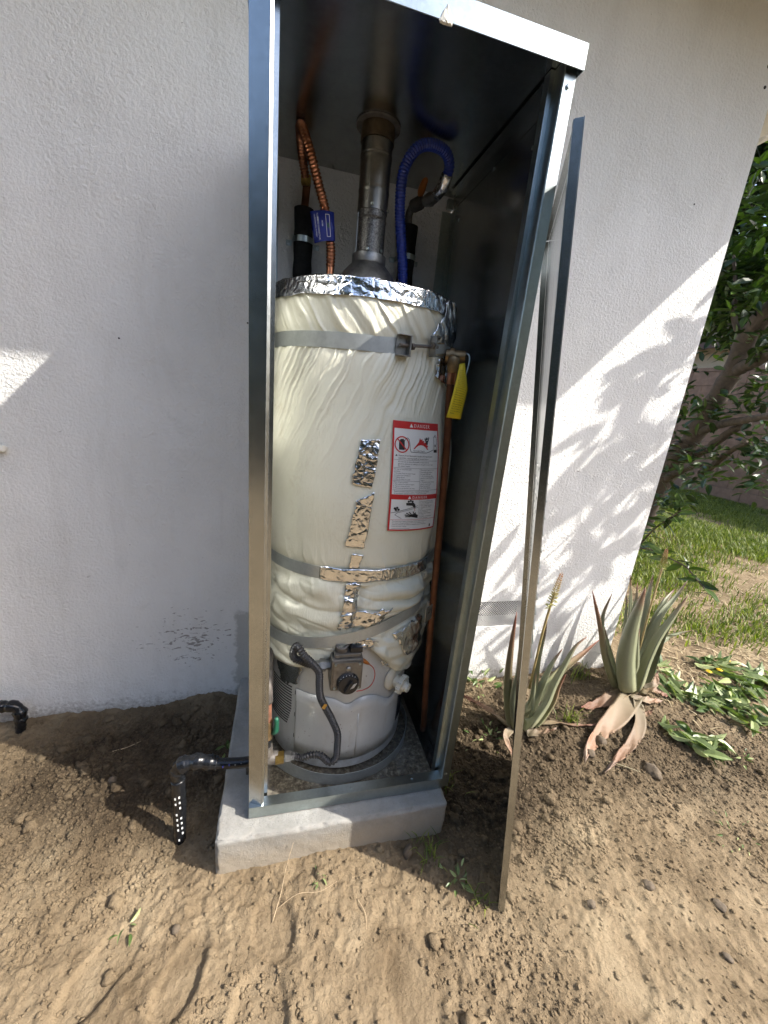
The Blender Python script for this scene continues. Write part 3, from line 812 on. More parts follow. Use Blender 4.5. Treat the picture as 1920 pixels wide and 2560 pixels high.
mb = MB(); mb.box2((VX0 - .05, 0.102, VZ0 - .05), (VX1 + .05, 0.11, VZ1 + .05)); mb.build('vent_backing', 'ink', house)
# expanded metal mesh of the vent: diamonds
mb = MB()
stepx, stepz, wv = 0.0135, 0.0068, 0.0011
nx_, nz_ = int((VX1 - VX0) / stepx) + 1, int((VZ1 - VZ0) / stepz) + 1
for i in range(nx_):
    for j in range(nz_):
        x0 = VX0 + i * stepx + (stepx / 2 if j % 2 else 0); z0 = VZ0 + j * stepz
        for sgn in (-1, 1):
            x1, z1 = x0 + sgn * stepx / 2, z0 + stepz
            if VX0 <= x1 <= VX1 and VX0 <= x0 <= VX1 and z1 <= VZ1:
                mb.add([(x0 - wv, 0.004, z0), (x0 + wv, 0.004, z0), (x1 + wv, 0.006, z1), (x1 - wv, 0.006, z1),
                        (x0 - wv, 0.007, z0), (x0 + wv, 0.007, z0), (x1 + wv, 0.009, z1), (x1 - wv, 0.009, z1)],
                       [(0, 1, 2, 3), (0, 4, 5, 1), (3, 2, 6, 7), (1, 5, 6, 2), (0, 3, 7, 4)])
vent = mb.build('vent', 'trim', house, fix=False)
vent['label'] = 'crawl-space vent of white expanded metal mesh low in the wall'
mb = MB()
mb.box2((-7, -0.748, 2.752), (2.53, -0.20, 2.772)); mb.build('soffit', 'soffit', house)
mb = MB(); mb.box2((-7, -0.194, 2.752), (2.53, 0.36, 2.772)); mb.build('soffit', 'soffit', house)
mb = MB(); mb.box2((XC - 0.1, 0.366, 2.752), (2.53, 7.4, 2.772)); mb.build('soffit', 'soffit', house)
mb = MB(); mb.box2((-7, -0.775, 2.735), (2.558, -0.750, 2.90)); mb.build('fascia', 'trim', house)
mb = MB(); mb.box2((2.532, -0.749, 2.735), (2.557, 7.4, 2.90)); mb.build('fascia', 'trim', house)
mb = MB()
mb.add([(-7, -0.85, 2.905), (2.63, -0.85, 2.905), (2.63, 7.5, 2.905), (-7, 7.5, 2.905), (-7, 3.3, 4.2), (0.2, 3.3, 4.2)],
       [(0, 1, 5, 4), (1, 2, 5), (2, 3, 4, 5), (0, 4, 3), (3, 2, 1, 0)])
mb.build('roof', 'roofing', house)
# nail holes and scrapes in the paint
for (x, z, r) in ((-0.44, 1.315, 0.003), (-0.053, 1.41, 0.003), (1.79, 2.53, 0.007), (1.83, 2.56, 0.008), (1.80, 2.47, 0.006), (1.62, 2.06, 0.003)):
    mb = MB(); mb.lathe([(r, 0), (r * 0.8, -0.0025), (0.0002, -0.003)], (x, 0.0002, z), (0, 1, 0), 8); mb.build('nail_hole', 'ink', house)

# ================================================================== CONCRETE PAD
def rough_box(lo, hi, step, amp, seed, chip=0.006):
    mb = MB()
    lo = np.array(lo); hi = np.array(hi)
    def face(ax, val, sgn):
        o = [0, 1, 2]; o.remove(ax)
        us = np.linspace(lo[o[0]], hi[o[0]], max(2, int((hi[o[0]] - lo[o[0]]) / step)))
        vs = np.linspace(lo[o[1]], hi[o[1]], max(2, int((hi[o[1]] - lo[o[1]]) / step)))
        U, V_ = np.meshgrid(us, vs, indexing='ij')
        P = np.zeros(U.shape + (3,)); P[..., o[0]] = U; P[..., o[1]] = V_; P[..., ax] = val
        mb.grid(P)
    face(2, hi[2], 1); face(1, lo[1], -1); face(0, lo[0], -1); face(0, hi[0], 1)
    V = np.array(mb.v)
    d = np.minimum(V - lo, hi - V)
    d[:, 2] = hi[2] - V[:, 2]; d[:, 1] = V[:, 1] - lo[1]
    ds = np.sort(d, axis=1)
    edge = np.exp(-(ds[:, 1] / 0.0045) ** 2)
    c = (lo + hi) / 2
    n1 = vnoise(V[:, 0] * 30 + V[:, 2] * 17, V[:, 1] * 30 + V[:, 2] * 23, seed)
    n2 = fbm(V[:, 0] * 12 + V[:, 2] * 7, V[:, 1] * 12 + V[:, 2] * 9, seed + 3, 3)
    n3 = vnoise(V[:, 0] * 90 + V[:, 2] * 60, V[:, 1] * 90 - V[:, 2] * 70, seed + 7)
    out = (c - V); out = out / np.linalg.norm(out, axis=1)[:, None]
    V = V + out * (edge * chip * (0.35 + 1.4 * n1 * n3))[:, None] + np.stack([n2 * amp, n2 * amp, n2 * amp * 0.7], 1)
    mb.v = [tuple(p) for p in V]
    return mb
mb = rough_box((-0.085, -0.668, -0.30), (0.606, -0.002, 0.0), 0.0050, 0.0020, 3, 0.0095)
import bmesh
pad = mb.build('concrete_pad', 'concrete', None, smooth=True)
_bm = bmesh.new(); _bm.from_mesh(pad.data); bmesh.ops.remove_doubles(_bm, verts=_bm.verts, dist=0.0012); _bm.to_mesh(pad.data); _bm.free()
tag(pad, 'grey concrete slab under the steel cabinet', 'slab')

# ================================================================== BACKGROUND: block wall, neighbour's house
WD = np.array([0.0, 1.0, 0.0]); WN = np.array([1.0, 0.0, 0.0])     # along / away from the camera
WP = np.array([8.6, 3.2, 0.0])
WANG = math.atan2(WD[1], WD[0])
bw = thing('block_wall', 'tan concrete block garden wall across the lawn behind the tree', 'wall', tuple(WP + np.array([0, 0, -0.2])))
mbk = MB(); bl, bh, bt = 0.552, 0.272, 0.19
mbk.box((0, 0, 0), (bl, bt, bh))
bme = mbk.mesh('block'); bme.materials.append(MAT['block'])
for r in range(9):
    off = (r % 2) * 0.28
    for c in range(-3, 11):
        s = c * 0.56 + off
        p_ = WP + WD * s + WN * (0.1 + rng.uniform(-.004, .004))
        o = obj_from(bme, 'block', (p_[0], p_[1], -0.13 + bh / 2 + r * 0.28), bw, (0, 0, WANG))
        bv = None
mb = MB()
c0 = WP + WD * (-2.1) + WN * 0.1; c1 = WP + WD * 6.4 + WN * 0.1
cm = (c0 + c1) / 2
mb.box((cm[0], cm[1], 1.12), (8.5, 0.165, 2.52), Matrix.Rotation(WANG, 3, 'Z')); mb.build('mortar', 'mortar', bw)
mb = MB(); mb.box((cm[0], cm[1], 2.425), (8.5, 0.22, 0.07), Matrix.Rotation(WANG, 3, 'Z')); mb.build('coping', 'block', bw)

nb = thing('neighbour_house', 'cream house with brown shingle roof behind the block wall', 'house', tuple(WP + WN * 4 + np.array([0, 0, -0.2])))
rot = Matrix.Rotation(WANG, 3, 'Z')
mb = MB(); mb.box2((10.4, -1.0, -0.3), (16.0, 14.0, 3.35)); mb.build('wall', 'cream', nb)
mb = MB(); mb.box2((9.86, -1.3, 3.10), (9.92, 14.3, 3.27)); mb.build('fascia', 'brownpaint', nb)
mb = MB(); mb.box2((9.93, -1.3, 3.20), (10.39, 14.3, 3.22)); mb.build('soffit', 'brownpaint', nb)
mb = MB()
mb.add([(9.82, -1.3, 3.28), (9.82, 14.3, 3.28), (12.6, 14.3, 4.35), (12.6, -1.3, 4.35), (16.4, 14.3, 3.28), (16.4, -1.3, 3.28)], [(0, 1, 2, 3), (3, 2, 4, 5), (0, 3, 5), (1, 4, 2)])
nroof = mb.build('roof', 'roofing', nb)
slope = math.atan2(4.35 - 3.28, 12.6 - 9.82)
ms = MB(); ms.box((0.11, 0, 0.012), (0.22, 0.29, 0.014))
sme = ms.mesh('shingle'); sme.materials.append(MAT['roofing'])
for r in range(13):
    for c in range(16):
        d = r * 0.20 + rng.uniform(-.012, .012)
        obj_from(sme, 'shingle', (9.80 + d * math.cos(slope), 4.1 + c * 0.30 + (r % 2) * .15, 3.285 + d * math.sin(slope)), nroof,
                 (0, -slope + 0.05, 0), (1, 1, rng.uniform(.7, 1.5)))

# ================================================================== TREES
def leaf_mesh(name, L, W, fold=0.25, curl=0.15):
    """one pointed oval leaf, base at the origin, along +x"""
    ts = [0, .18, .42, .68, .88, 1.0]; ws = [.05, .72, 1.0, .78, .36, 0.0]
    vs = []; fs = []; at = []
    for t, w in zip(ts, ws):
        z = -curl * L * t * t
        h = W / 2 * w
        vs += [(L * t, -h, z + fold * h), (L * t, 0, z), (L * t, h, z + fold * h)]
        at += [t] * 3
    for i in range(5):
        a = i * 3
        fs += [(a, a + 3, a + 4, a + 1), (a + 1, a + 4, a + 5, a + 2)]
    return vs, fs, at

def frame_from(d, up=(0, 0, 1), roll=0.0):
    d = Vector(d).normalized(); u = Vector(up)
    s = u.cross(d)
    if s.length < 1e-3:
        s = Vector((0, 1, 0))
    s.normalize(); n = d.cross(s)
    M = Matrix((d, s, n)).transposed()
    return M @ Matrix.Rotation(roll, 3, 'X')

LV, LF, LA = leaf_mesh('leaf', 1.0, 0.36)
LVn = np.array(LV)

def foliage_mesh(name, leaves):
    """leaves: list of (pos, Matrix3, size)"""
    n = len(LV)
    vs = np.concatenate([np.array(p)[None] + (LVn * s) @ np.array(M).T for p, M, s in leaves])
    fs = np.concatenate([np.array(LF) + i * n for i in range(len(leaves))])
    me = bpy.data.meshes.new(name)
    me.vertices.add(len(vs)); me.vertices.foreach_set('co', vs.astype(np.float32).ravel())
    me.loops.add(fs.size); me.loops.foreach_set('vertex_index', fs.astype(np.int32).ravel())
    me.polygons.add(len(fs)); me.polygons.foreach_set('loop_start', np.arange(0, fs.size, 4, dtype=np.int32))
    me.update(calc_edges=True)
    at = me.attributes.new('rnd', 'FLOAT', 'POINT')
    at.data.foreach_set('value', np.repeat(np.random.RandomState(len(leaves)).rand(len(leaves)), n).astype(np.float32))
    return me

tree = thing('citrus_tree', 'leaning broad-leaved tree with forked grey trunk beyond the house corner', 'tree', (4.6, 2.42, -0.12))
def limb(name, pts, r0, r1, parent, seg=26):
    S = spline(pts, seg)
    rr = [r0 + (r1 - r0) * i / (seg - 1) for i in range(seg)]
    rr = [r * (1 + 0.10 * math.sin(i * 1.7) * rng.uniform(.3, 1)) for i, r in enumerate(rr)]
    S = [p_ + Vector((rng.uniform(-1, 1), rng.uniform(-1, 1), rng.uniform(-1, 1))) * r0 * 0.10 for p_ in S]
    mb = MB(); mb.tube(S, rr, 14)
    return mb.build(name, 'vegwood', parent, smooth=True)
limb('trunk', [(4.62, 2.46, -0.25)] + TRUNK, 0.125, 0.072, tree, 40)
TIP = TRUNK[-1]
limb('branch', BR1, 0.062, 0.045, tree)
limb('branch', BR2, 0.045, 0.025, tree)
limb('branch', BR3, 0.05, 0.03, tree)
limb('branch', BR4, 0.055, 0.025, tree)
limb('branch', BR5, 0.035, 0.022, tree)
limb('branch', [(4.3, 1.64, 2.05), (4.22, 1.75, 2.25), (4.2, 1.8, 2.5), (4.1, 1.85, 2.8)], 0.03, 0.012, tree)
# the limb that reaches forward past the corner and throws the leaf shadows on the wall
limb('branch', [TIP, (4.0, 0.7, 2.5), (4.0, 0.0, 2.75), (3.95, -0.7, 3.0), (3.8, -1.2, 3.2)], 0.07, 0.025, tree)
limb('branch', [(4.0, 0.0, 2.75), (3.7, -0.45, 2.78), (3.35, -0.70, 2.75), (3.05, -0.75, 2.6)], 0.03, 0.008, tree)
limb('branch', [(3.95, -0.7, 3.0), (3.75, -1.05, 2.9), (3.5, -1.2, 2.75), (3.3, -1.35, 2.6)], 0.025, 0.008, tree)

leaves = []
def rosette(c, n, size, spread, up=0.25):
    for k in range(n):
        a = rng.uniform(0, 2 * math.pi); e = rng.gauss(up, 0.45) - 0.15
        d = Vector((math.cos(a) * math.cos(e), math.sin(a) * math.cos(e), math.sin(e)))
        p_ = Vector(c) + d * rng.uniform(0, spread) + Vector((rng.gauss(0, spread * .4), rng.gauss(0, spread * .4), rng.gauss(0, spread * .4)))
        leaves.append((tuple(p_), frame_from(d, roll=rng.gauss(0, 0.5)), size * rng.uniform(0.7, 1.2)))
for ic, c in enumerate(CLUST):
    if ic in SKIP_CLUST:
        continue
    rosette(c, 9, 0.13 if c[2] < 2.0 else 0.15, 0.06)
    if 1.6 < c[2] < 1.9 and c[0] < 4.3:
        continue
    rosette((c[0] + rng.uniform(-.1, .25), c[1] + rng.uniform(-.1, .2), c[2] + rng.uniform(-.08, .08)), 4, 0.14, 0.10)
for c in CLUST:
    if c[2] > 2.1:
        f = rng.uniform(1.06, 1.30)
        for q in range(4):
            rosette((0.076 + (c[0] - 0.076) * f + rng.uniform(-.15, .15), -1.51 + (c[1] + 1.51) * f + rng.uniform(-.15, .15), 1.21 + (c[2] - 1.21) * f + rng.uniform(-.12, .12)), 8, 0.15, 0.12)
for br in (LOWBR1, LOWBR2):
    S = spline(br, 14)
    limb('branch', br, 0.008, 0.004, tree, 14)
    for i, p_ in enumerate(S):
        for s in (-1, 1):
            d = Vector((rng.uniform(-.4, .4), s * rng.uniform(.2, .8), rng.uniform(-.5, .35))).normalized()
            leaves.append((tuple(p_), frame_from(d, roll=rng.gauss(0, 0.6)), rng.uniform(.10, .15)))
n_seen = len(leaves)
# forward crown: sparse sprays
SD = np.array([1.0, -0.553, 1.07])
sh_rng = random.Random(4)
fruits = []
for xw, zw, n in ((1.72, 1.60, 10), (1.80, 1.45, 14), (1.66, 1.38, 14), (1.52, 1.40, 10), (1.60, 1.22, 16), (1.74, 1.22, 16), (1.45, 1.25, 9), (1.80, 1.05, 14),
                  (1.66, 1.02, 14), (1.52, 1.02, 10), (1.38, 1.08, 7), (1.73, 0.86, 13), (1.57, 0.84, 11), (1.40, 0.86, 8), (1.80, 0.68, 12), (1.64, 0.66, 10),
                  (1.47, 0.66, 9), (1.30, 0.78, 5), (1.22, 0.62, 6), (1.36, 0.52, 8), (1.55, 0.46, 9), (1.72, 0.44, 9), (1.18, 0.42, 6), (1.30, 0.33, 6), (1.48, 0.30, 7), (1.08, 0.52, 4), (1.12, 0.25, 4)):
    t_ = sh_rng.uniform(1.0, 1.45)
    c = np.array([xw, 0.0, zw]) + SD * t_
    rosette(tuple(c), int(n * 0.70), 0.140, 0.09, -0.1)
    fruits.append(tuple(c))
    if sh_rng.random() < 0.6:
        q = np.array([3.35, -0.75, 2.75]) + np.array([sh_rng.uniform(-.1, .2), sh_rng.uniform(-.4, .4), sh_rng.uniform(-.1, .2)])
        limb('branch', [tuple(q), tuple((q + c) / 2 + np.array([0, 0, .06])), tuple(c)], 0.010, 0.004, tree, 8)
# rest of the crown, above and to the right of the view
for k in range(330):
    a = rng.uniform(0, 6.28); rr = rng.uniform(0, 1) ** 0.5
    c = (5.6 + rr * 1.7 * math.cos(a), 1.6 + rr * 2.0 * math.sin(a), 3.1 + rng.uniform(-.5, .9))
    rosette(c, 9, 0.15, 0.12)
leaf_sorted = sorted(range(n_seen), key=lambda i: (Vector(leaves[i][0]) - Vector((0.076, -1.51, 1.2))).length)
single = set(leaf_sorted[:300])
me_one = bpy.data.meshes.new('leaf'); me_one.from_pydata(LV, [], LF); me_one.materials.append(MAT['leaf'])
for i in sorted(single):
    p_, M, s = leaves[i]
    obj_from(me_one, 'leaf', p_, tree, M.to_euler(), (s, s, s))
me = foliage_mesh('crown', [l for i, l in enumerate(leaves) if i not in single])
me.materials.append(MAT['leaf'])
crown = bpy.data.objects.new('crown', me); link(crown, tree); crown['kind'] = 'stuff'
# oranges hanging in the forward limb
for xw, zw in ((1.775, 1.545), (1.50, 1.33)):
    c = np.array([xw, 0, zw]) + SD * 1.15
    mb = MB(); mb.add(ICO3_V * 0.036 + c, [tuple(f) for f in ICO3_F]); mb.build('fruit', 'fruit', tree, smooth=True)

def far_tree(name, label, base, crown_pts, n, size, seed):
    t_ = thing(name, label, 'tree', base)
    r_ = random.Random(seed); ls = []
    for (cx, cy, cz, rx, ry, rz) in crown_pts:
        for k in range(n):
            u = Vector((r_.gauss(0, 1), r_.gauss(0, 1), r_.gauss(0, 1))).normalized() * r_.uniform(.45, 1.0)
            p_ = (cx + u.x * rx, cy + u.y * ry, cz + u.z * rz)
            d = Vector((r_.uniform(-1, 1), r_.uniform(-1, 1), r_.uniform(-.8, .4)))
            ls.append((p_, frame_from(d, roll=r_.uniform(-1, 1)), size * r_.uniform(.6, 1.3)))
    me = foliage_mesh('crown', ls); me.materials.append(MAT['leafdark'])
    o = bpy.data.objects.new('crown', me); link(o, t_); o['kind'] = 'stuff'
    b = Vector(base)
    mb = MB(); mb.tube(spline([b - Vector((0, 0, .2)), b + Vector((.1, 0, 1.6)), b + Vector((0, .1, 3.4)), b + Vector((.1, .2, 5))], 18), [0.22 - 0.008 * i for i in range(18)], 12)
    mb.build('trunk', 'vegwood', t_, smooth=True)
    return t_
far_tree('garden_tree', 'tall dark tree rising above the roof of the cream house', (14.0, 8.5, -0.2),
         [(13.5, 9.2, 5.6, 1.6, 1.9, 1.1), (13.2, 7.4, 5.6, 1.6, 1.8, 1.1), (13.6, 10.8, 6.4, 1.6, 1.8, 1.5), (13.4, 8.6, 7.2, 1.8, 2.2, 1.4), (13.0, 6.6, 7.0, 1.6, 1.8, 1.4), (13.6, 9.6, 8.9, 1.9, 2.2, 1.3), (13.4, 7.4, 8.8, 1.9, 2.0, 1.3)], 1000, 0.40, 7)

# ================================================================== LAWN
gr = np.random.RandomState(9)
def blades(name, label, n, region, hmin, hmax, w, dens, mat, z_off=0.0, lie=0.0):
    vs = []; fs = []; rd = []; c = 0
    x = gr.uniform(region[0], region[1], n * 6); y = gr.uniform(region[2], region[3], n * 6)
    keep = gr.rand(n * 6) < dens(x, y)
    x = x[keep][:n]; y = y[keep][:n]; n = len(x)
    z = gh(x, y) + z_off
    h = gr.uniform(hmin, hmax, n); a = gr.uniform(0, 6.28, n); ln = gr.uniform(.2, 1.0, n) + lie
    dx, dy = np.cos(a), np.sin(a)
    hz = h * (1 - 0.8 * min(lie, 1))
    base = np.stack([x, y, z], 1)
    side = np.stack([-dy, dx, 0 * dx], 1) * w
    m = base + np.stack([dx * h * ln * .35, dy * h * ln * .35, hz * .6], 1)
    tip = base + np.stack([dx * h * ln * .95, dy * h * ln * .95, hz * .95], 1)
    V = np.stack([base - side, base + side, m + side * .8, m - side * .8, tip], 1).reshape(-1, 3)
    me = bpy.data.meshes.new(name)
    k = np.arange(n)[:, None] * 5
    tri = np.concatenate([k + np.array([[0, 1, 2]]), k + np.array([[0, 2, 3]]), k + np.array([[3, 2, 4]])]).astype(np.int32)
    me.vertices.add(len(V)); me.vertices.foreach_set('co', V.astype(np.float32).ravel())
    me.loops.add(tri.size); me.loops.foreach_set('vertex_index', tri.ravel())
    me.polygons.add(len(tri)); me.polygons.foreach_set('loop_start', np.arange(0, tri.size, 3, dtype=np.int32))
    me.update(calc_edges=True)
    at = me.attributes.new('rnd', 'FLOAT', 'POINT'); at.data.foreach_set('value', np.repeat(gr.rand(n), 5).astype(np.float32))
    me.materials.append(MAT[mat])
    o = bpy.data.objects.new(name, me); COL.objects.link(o); o['kind'] = 'stuff'; o['label'] = label; o['category'] = 'grass'
    return o
def lawn_d(x, y):
    n = fbm(x * 1.1, y * 1.1, 61, 3)
    path = np.exp(-((y - (0.55 + 0.30 * (x - 3.2))) / 0.22) ** 2) * sstep(2.9, 3.3, x)      # worn bare strip
    near = sstep(0.05, 0.55, y + 0.35 * (x - 2.6))
    d = np.clip(0.72 + 1.5 * n, 0.04, 1) * near * (1 - 0.93 * path)
    return d * (x > 1.95)
blades('lawn_grass', 'patchy green lawn between the house corner and the block wall', 120000, (1.95, 9.0, -0.1, 6.0), 0.025, 0.085, 0.0042, lawn_d, 'grass')
blades('straw_litter', 'dry straw and leaf litter on the bare ground beside the lawn', 5200, (1.95, 5.0, -0.55, 1.4), 0.02, 0.07, 0.003,
       lambda x, y: np.clip(0.2 + 0.9 * fbm(x * 2, y * 2, 80, 2) + 0.4 * (y > -.2), 0, 1), 'straw', 0.004, 0.9)

# ================================================================== STEEL CABINET
CW, CD, CH = 0.626, 0.615, 1.895
cab = thing('steel_cabinet', 'tall galvanised steel enclosure standing open against the wall round the water heater', 'cabinet', (0.313, -0.31, 0.0))

def extrude(profile, z0, z1, name, mat='galv', solid=0.0014, parent=None, axis='z', seg=1):
    """bent sheet: an open 2-D profile pulled along an axis"""
    mb = MB(); n = len(profile); vs = []
    for k in range(seg + 1):
        z = z0 + (z1 - z0) * k / seg
        for p_ in profile:
            vs.append((p_[0], p_[1], z) if axis == 'z' else (z, p_[0], p_[1]) if axis == 'x' else (p_[0], z, p_[1]))
    fs = [(k * n + i, k * n + i + 1, (k + 1) * n + i + 1, (k + 1) * n + i) for k in range(seg) for i in range(n - 1)]
    mb.add(vs, fs)
    return mb.build(name, mat, parent, solid=solid)

lp = extrude([(0.003, -0.560), (0.0008, -0.600), (0.036, -0.6135), (0.0365, -0.6145), (0.0415, -0.612), (0.0418, -0.582), (0.050, -0.5815), (0.050, -0.570)], 0.030, CH - 0.006, 'front_post', 'galv_dark', parent=cab)
rp = extrude([(0.6225, -0.570), (0.6245, -0.6145), (0.600, -0.615), (0.5985, -0.612), (0.597, -0.580), (0.588, -0.5795), (0.587, -0.560)], 0.0065, CH - 0.006, 'front_post', 'galv', parent=cab)
extrude([(-0.6165, 0.005), (-0.6165, 0.043), (-0.588, 0.0445), (-0.5875, 0.030)], 0.001, 0.6005, 'bottom_rail', 'galv', parent=cab, axis='x')
# side panels, back posts, floor runners
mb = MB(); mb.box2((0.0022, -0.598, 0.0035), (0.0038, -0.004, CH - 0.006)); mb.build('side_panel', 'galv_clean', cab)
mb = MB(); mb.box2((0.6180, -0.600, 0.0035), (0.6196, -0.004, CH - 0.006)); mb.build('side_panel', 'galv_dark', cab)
extrude([(0.6165, -0.040), (0.6155, -0.0035), (0.582, -0.003)], 0.005, CH - 0.05, 'back_post', 'galv', parent=cab)
extrude([(0.005, -0.040), (0.006, -0.0035), (0.040, -0.003)], 0.005, CH - 0.05, 'back_post', 'galv', parent=cab)
extrude([(0.6165, 0.028), (0.6155, 0.0045), (0.590, 0.004)], -0.578, -0.045, 'floor_runner', 'galv_dark', parent=cab, axis='y')
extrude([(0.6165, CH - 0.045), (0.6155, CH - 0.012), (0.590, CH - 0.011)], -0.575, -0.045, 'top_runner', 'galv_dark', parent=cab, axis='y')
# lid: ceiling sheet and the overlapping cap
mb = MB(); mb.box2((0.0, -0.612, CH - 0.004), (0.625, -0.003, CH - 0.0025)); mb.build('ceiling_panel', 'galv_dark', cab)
capp = MB()
zt, zb = 1.911, 1.8685
capp.box2((-0.007, -0.6285, zb), (0.6325, -0.6265, zt))
capp.box2((-0.007, -0.6264, zb), (-0.0052, -0.002, zt)); capp.box2((0.6307, -0.6264, zb), (0.6325, -0.002, zt))
capp.box2((-0.0051, -0.6263, zt - 0.002), (0.6306, -0.002, zt - 0.0004))
cap = capp.build('cap', 'galv', cab, bevel=0.0007)
# blob of spray foam on the cap's lower edge
V = ICO3_V * np.array([0.014, 0.0035, 0.019]); V[:, 0] *= np.where(V[:, 2] > -.006, np.clip(1 - (V[:, 2] + .006) / 0.027, .06, 1), 1.0); V[:, 2] = np.maximum(V[:, 2], -0.008)
V += (nr.rand(*V.shape) - .5) * 0.0022
mb = MB(); mb.add(V + np.array([0.338, -0.6285, 1.873]), [tuple(f) for f in ICO3_F]); mb.build('foam_blob', 'foam', cap, smooth=True)
for (x, y, z, ax) in ((0.6175, -0.50, 1.80, (-1, 0, 0)), (0.6175, -0.30, 1.845, (-1, 0, 0)), (0.6175, -0.08, 1.80, (-1, 0, 0)), (0.610, -0.6163, 1.845, (0, -1, 0)), (0.612, -0.6165, 0.06, (0, -1, 0)), (0.30, -0.602, 0.0448, (0, 0, 1)), (0.50, -0.602, 0.0448, (0, 0, 1))):
    mb = MB(); mb.lathe([(0.0045, 0), (0.0045, 0.0012), (0.002, 0.0022), (0.0003, 0.0023)], (x, y, z), ax, 10); mb.build('screw', 'galv', cab)
mb = MB(); mb.box((0.6045, -0.012, CH - 0.030), (0.022, 0.012, 0.03)); mb.build('corner_clip', 'galv', cab, bevel=0.001)
mb = MB(); mb.box((0.016, -0.018, CH - 0.028), (0.016, 0.012, 0.02)); mb.build('corner_clip', 'galv', cab, bevel=0.001)

# ================================================================== CABINET DOOR, taken off and leant against the right-hand post
A_ = Vector((0.7050, -0.892, -0.152)); B_ = Vector((0.5400, -0.801, 1.686)); C_ = Vector((0.7930, -0.354, 1.686))
ev = (B_ - A_).normalized(); eu = (C_ - B_); eu = (eu - ev * eu.dot(ev)).normalized()
en = eu.cross(ev)
if en.x > 0:
    en = -en                                   # inner side, facing the cabinet
DL, DW = (B_ - A_).length, (C_ - B_).length
D_ = Vector((1.000, -0.470, -0.140))               # the thin sheet is slightly twisted
def dp(u, v, w):
    f, g = u / DW, v / DL
    return A_ * ((1 - f) * (1 - g)) + D_ * (f * (1 - g)) + B_ * ((1 - f) * g) + C_ * (f * g) + en * w
door = thing('cabinet_door', 'galvanised louvred cabinet door leaning edge-on against the right front post', 'door', tuple(A_))
cols = [(0.075, 0.165), (0.205, 0.295), (0.335, 0.425)]
rows = [(0.78 + i * 0.040, 0.78 + i * 0.040 + 0.010) for i in range(12)]
us = sorted({0.0, DW} | {a for c in cols for a in c}); vs_ = sorted({0.0, DL} | {a for r in rows for a in r})
mb = MB(); ix = {}
for i, u in enumerate(us):
    for j, v in enumerate(vs_):
        ix[i, j] = len(mb.v); mb.v.append(tuple(dp(u, v, 0))); mb.a.append(0)
for i in range(len(us) - 1):
    for j in range(len(vs_) - 1):
        hole = any(abs(us[i] - c[0]) < 1e-6 for c in cols) and any(abs(vs_[j] - r[0]) < 1e-6 for r in rows)
        if not hole:
            mb.f.append((ix[i, j], ix[i + 1, j], ix[i + 1, j + 1], ix[i, j + 1]))
panel = mb.build('panel', 'galv_dark', door, solid=0.0012)
for (u0, u1) in cols:
    for (v0, v1) in rows:
        m2 = MB(); um = (u0 + u1) / 2
        m2.add([dp(u0, v1 + .001, -.0008), dp(u1, v1 + .001, -.0008), dp(u1 - .006, v0 - .001, -.010), dp(u0 + .006, v0 - .001, -.010), dp(u0, v0, -.0008), dp(u1, v0, -.0008)],
               [(0, 1, 2, 3), (0, 3, 4), (1, 5, 2)])
        m2.build('louver', 'galv', panel, solid=0.0008)
def lip(name, pts):
    m2 = MB(); m2.add([dp(*p_) for p_ in pts], [tuple(range(4))] if len(pts) == 4 else [(0, 1, 2, 3), (3, 2, 4, 5)])
    return m2.build(name, 'galv_dark', door, solid=0.0013)
LD = 0.016
lip('edge_flange', [(0, 0.002, 0.001), (0, DL - .002, 0.001), (0, DL - .002, LD), (0, 0.002, LD), (0.010, DL - .002, LD), (0.010, 0.002, LD)])
lip('edge_flange', [(DW, 0.002, 0.001), (DW, DL - .002, 0.001), (DW, DL - .002, LD), (DW, 0.002, LD), (DW - .010, DL - .002, LD), (DW - .010, 0.002, LD)])
lip('end_flange', [(0.003, DL, 0.001), (DW - .003, DL, 0.001), (DW - .003, DL, LD - .002), (0.003, DL, LD - .002)])
lip('end_flange', [(0.003, 0, 0.001), (DW - .003, 0, 0.001), (DW - .003, 0, LD - .002), (0.003, 0, LD - .002)])
m2 = MB(); m2.lathe([(0.010, 0), (0.010, 0.006), (0.006, 0.010), (0.0004, 0.011)], dp(0.035, 0.62, 0.0008), en, 14); m2.build('latch_nut', 'galv', door, smooth='auto')
m2 = MB(); m2.lathe([(0.006, 0), (0.006, 0.004), (0.0003, 0.005)], dp(0.03, 0.72, 0.0008), en, 10); m2.build('screw', 'ink', door)

# ================================================================== WATER HEATER
TC = np.array([0.295, -0.260])
def cyl(a, r, z):
    """a: angle from the front (-y), positive to the right"""
    return (TC[0] + r * math.sin(a), TC[1] - r * math.cos(a), z)
D2 = R
def strap_top(a):
    return 1.334 + 0.042 * sstep(R(-5), R(85), a)
def strap_mid(a):
    return 0.735 - 0.010 * sstep(0, R(80), a) - 0.0 * np.asarray(a)
def strap_low(a):
    return 0.478 + 0.125 * sstep(R(-75), R(70), a)
def blanket_bottom(a):
    ad = np.degrees(np.asarray(a, float))
    xs = [-180, -90, -60, -34, -20, -9, 8, 18, 34, 55, 90, 180]
    ys = [.33, .35, .375, .395, .43, .485, .490, .445, .36, .318, .325, .33]
    return np.interp(ad, xs, ys)
PZ = [0.30, 0.345, 0.40, 0.46, 0.52, 0.58, 0.64, 0.70, 0.735, 0.78, 0.86, 0.96, 1.08, 1.18, 1.27, 1.32, 1.345, 1.37, 1.42, 1.475]
PR = [0.262, 0.276, 0.283, 0.281, 0.279, 0.280, 0.283, 0.279, 0.276, 0.280, 0.286, 0.288, 0.283, 0.273, 0.264, 0.2585, 0.2575, 0.2585, 0.2570, 0.2520]
_pz = np.linspace(0.25, 1.5, 400); _pr = np.interp(_pz, PZ, PR)
